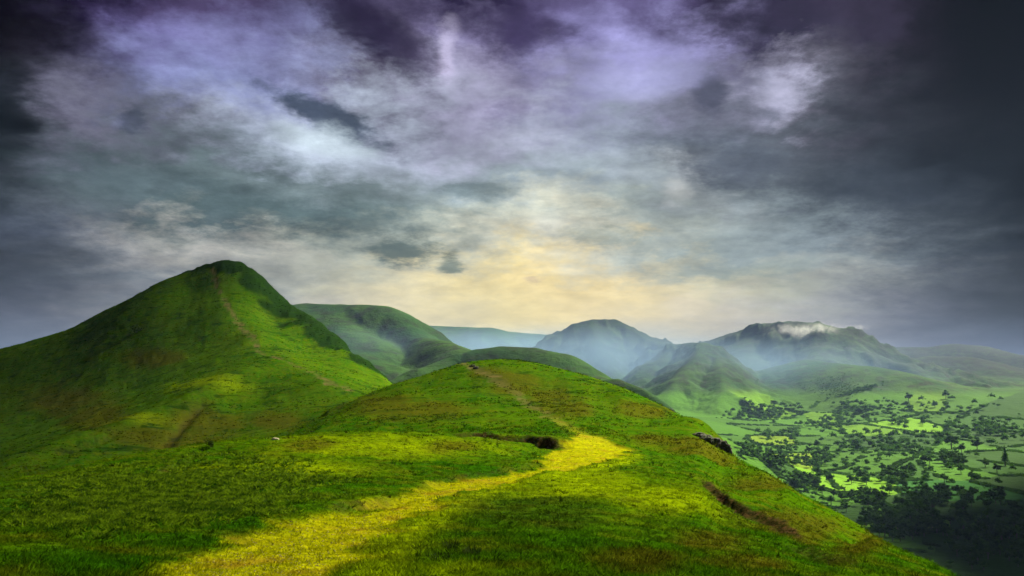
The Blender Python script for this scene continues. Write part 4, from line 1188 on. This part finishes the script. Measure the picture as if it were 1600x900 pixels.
def mist(px, py, D, w, h, dep, dens, seed):
    v, f = ico(3); c_ = pt(px, py, D)
    o = link(make_mesh('valley_mist', v * (w, dep, h), f), 'valley_mist', None, smooth=False, kind='stuff'); o.location = c_
    o.rotation_euler = (0, 0, -math.atan2(c_[0], c_[1]))
    m, T = new_mat('mist_vapour')
    tc = T.new('ShaderNodeTexCoord'); mp = T.new('ShaderNodeMapping'); T.l.new(tc.outputs['Object'], mp.inputs[0])
    mp.inputs['Scale'].default_value = (1 / w, 1 / dep, 1 / h)
    ln_ = T.vmath('LENGTH', mp.outputs[0])
    mp2 = T.new('ShaderNodeMapping'); T.l.new(tc.outputs['Object'], mp2.inputs[0]); mp2.inputs['Scale'].default_value = (1 / 260, 1 / 500, 1 / 520); mp2.inputs['Rotation'].default_value = (0, R(38), 0)  # tilted density streaks that imitate slanting light shafts
    n = T.noise(mp2.outputs[0], 1.0, 3, .5)
    d = T.math('MULTIPLY', T.rng(n, .30, .66, .5, 1.0), T.rng(ln_, 1.0, .0))
    vol = T.new('ShaderNodeVolumePrincipled'); vol.inputs['Color'].default_value = c4(.42, .64, 1)
    T.put(vol.inputs['Density'], T.math('MULTIPLY', d, dens))
    out = T.new('ShaderNodeOutputMaterial'); T.l.new(vol.outputs[0], out.inputs['Volume'])
    o.data.materials.append(m)
mist(940, 570, 4300, 1100, 260, 1100, 1.2e-3, 1)
mist(1210, 590, 4150, 1000, 250, 800, 1.1e-3, 2)
mist(740, 545, 6800, 1500, 240, 1300, 7e-4, 3)
mist(560, 560, 2150, 330, 110, 260, 1.5e-3, 4)
wisp(1258, 516, 4900, 300, 70, 120, .011, 1, 'white wisp of cloud clinging to the top of the broad mountain')
wisp(1330, 514, 5300, 150, 45, 90, .006, 2, 'faint grey wisp of cloud drifting off the right shoulder of the broad mountain')
wisp(1112, 545, 5150, 80, 30, 70, .010, 3, 'thin pale wisp of cloud in the notch left of the broad mountain')
#@@END

# ------------------------------------------------------------------ haze
def box(name, x0, x1, y0, y1, z0, z1):
    v = np.array([(x, y, z) for x in (x0, x1) for y in (y0, y1) for z in (z0, z1)], float)
    f = np.array([(0, 1, 3, 2), (4, 6, 7, 5), (0, 4, 5, 1), (2, 3, 7, 6), (0, 2, 6, 4), (1, 5, 7, 3)])
    return make_mesh(name, v, f)
m, T = new_mat('haze_air')
vol = T.new('ShaderNodeVolumePrincipled')
vol.inputs['Color'].default_value = c4(.36, .50, .95); vol.inputs['Density'].default_value = 3.0e-5
vol.inputs['Anisotropy'].default_value = 0.0
out = T.new('ShaderNodeOutputMaterial'); T.l.new(vol.outputs[0], out.inputs['Volume'])
link(box('haze', -14600, 14600, -14600, 14600, -330, 378), 'haze', m, smooth=False, kind='stuff')
print('terrain z', Zf.min(), Zf.max(), Zn.min(), Zn.max())
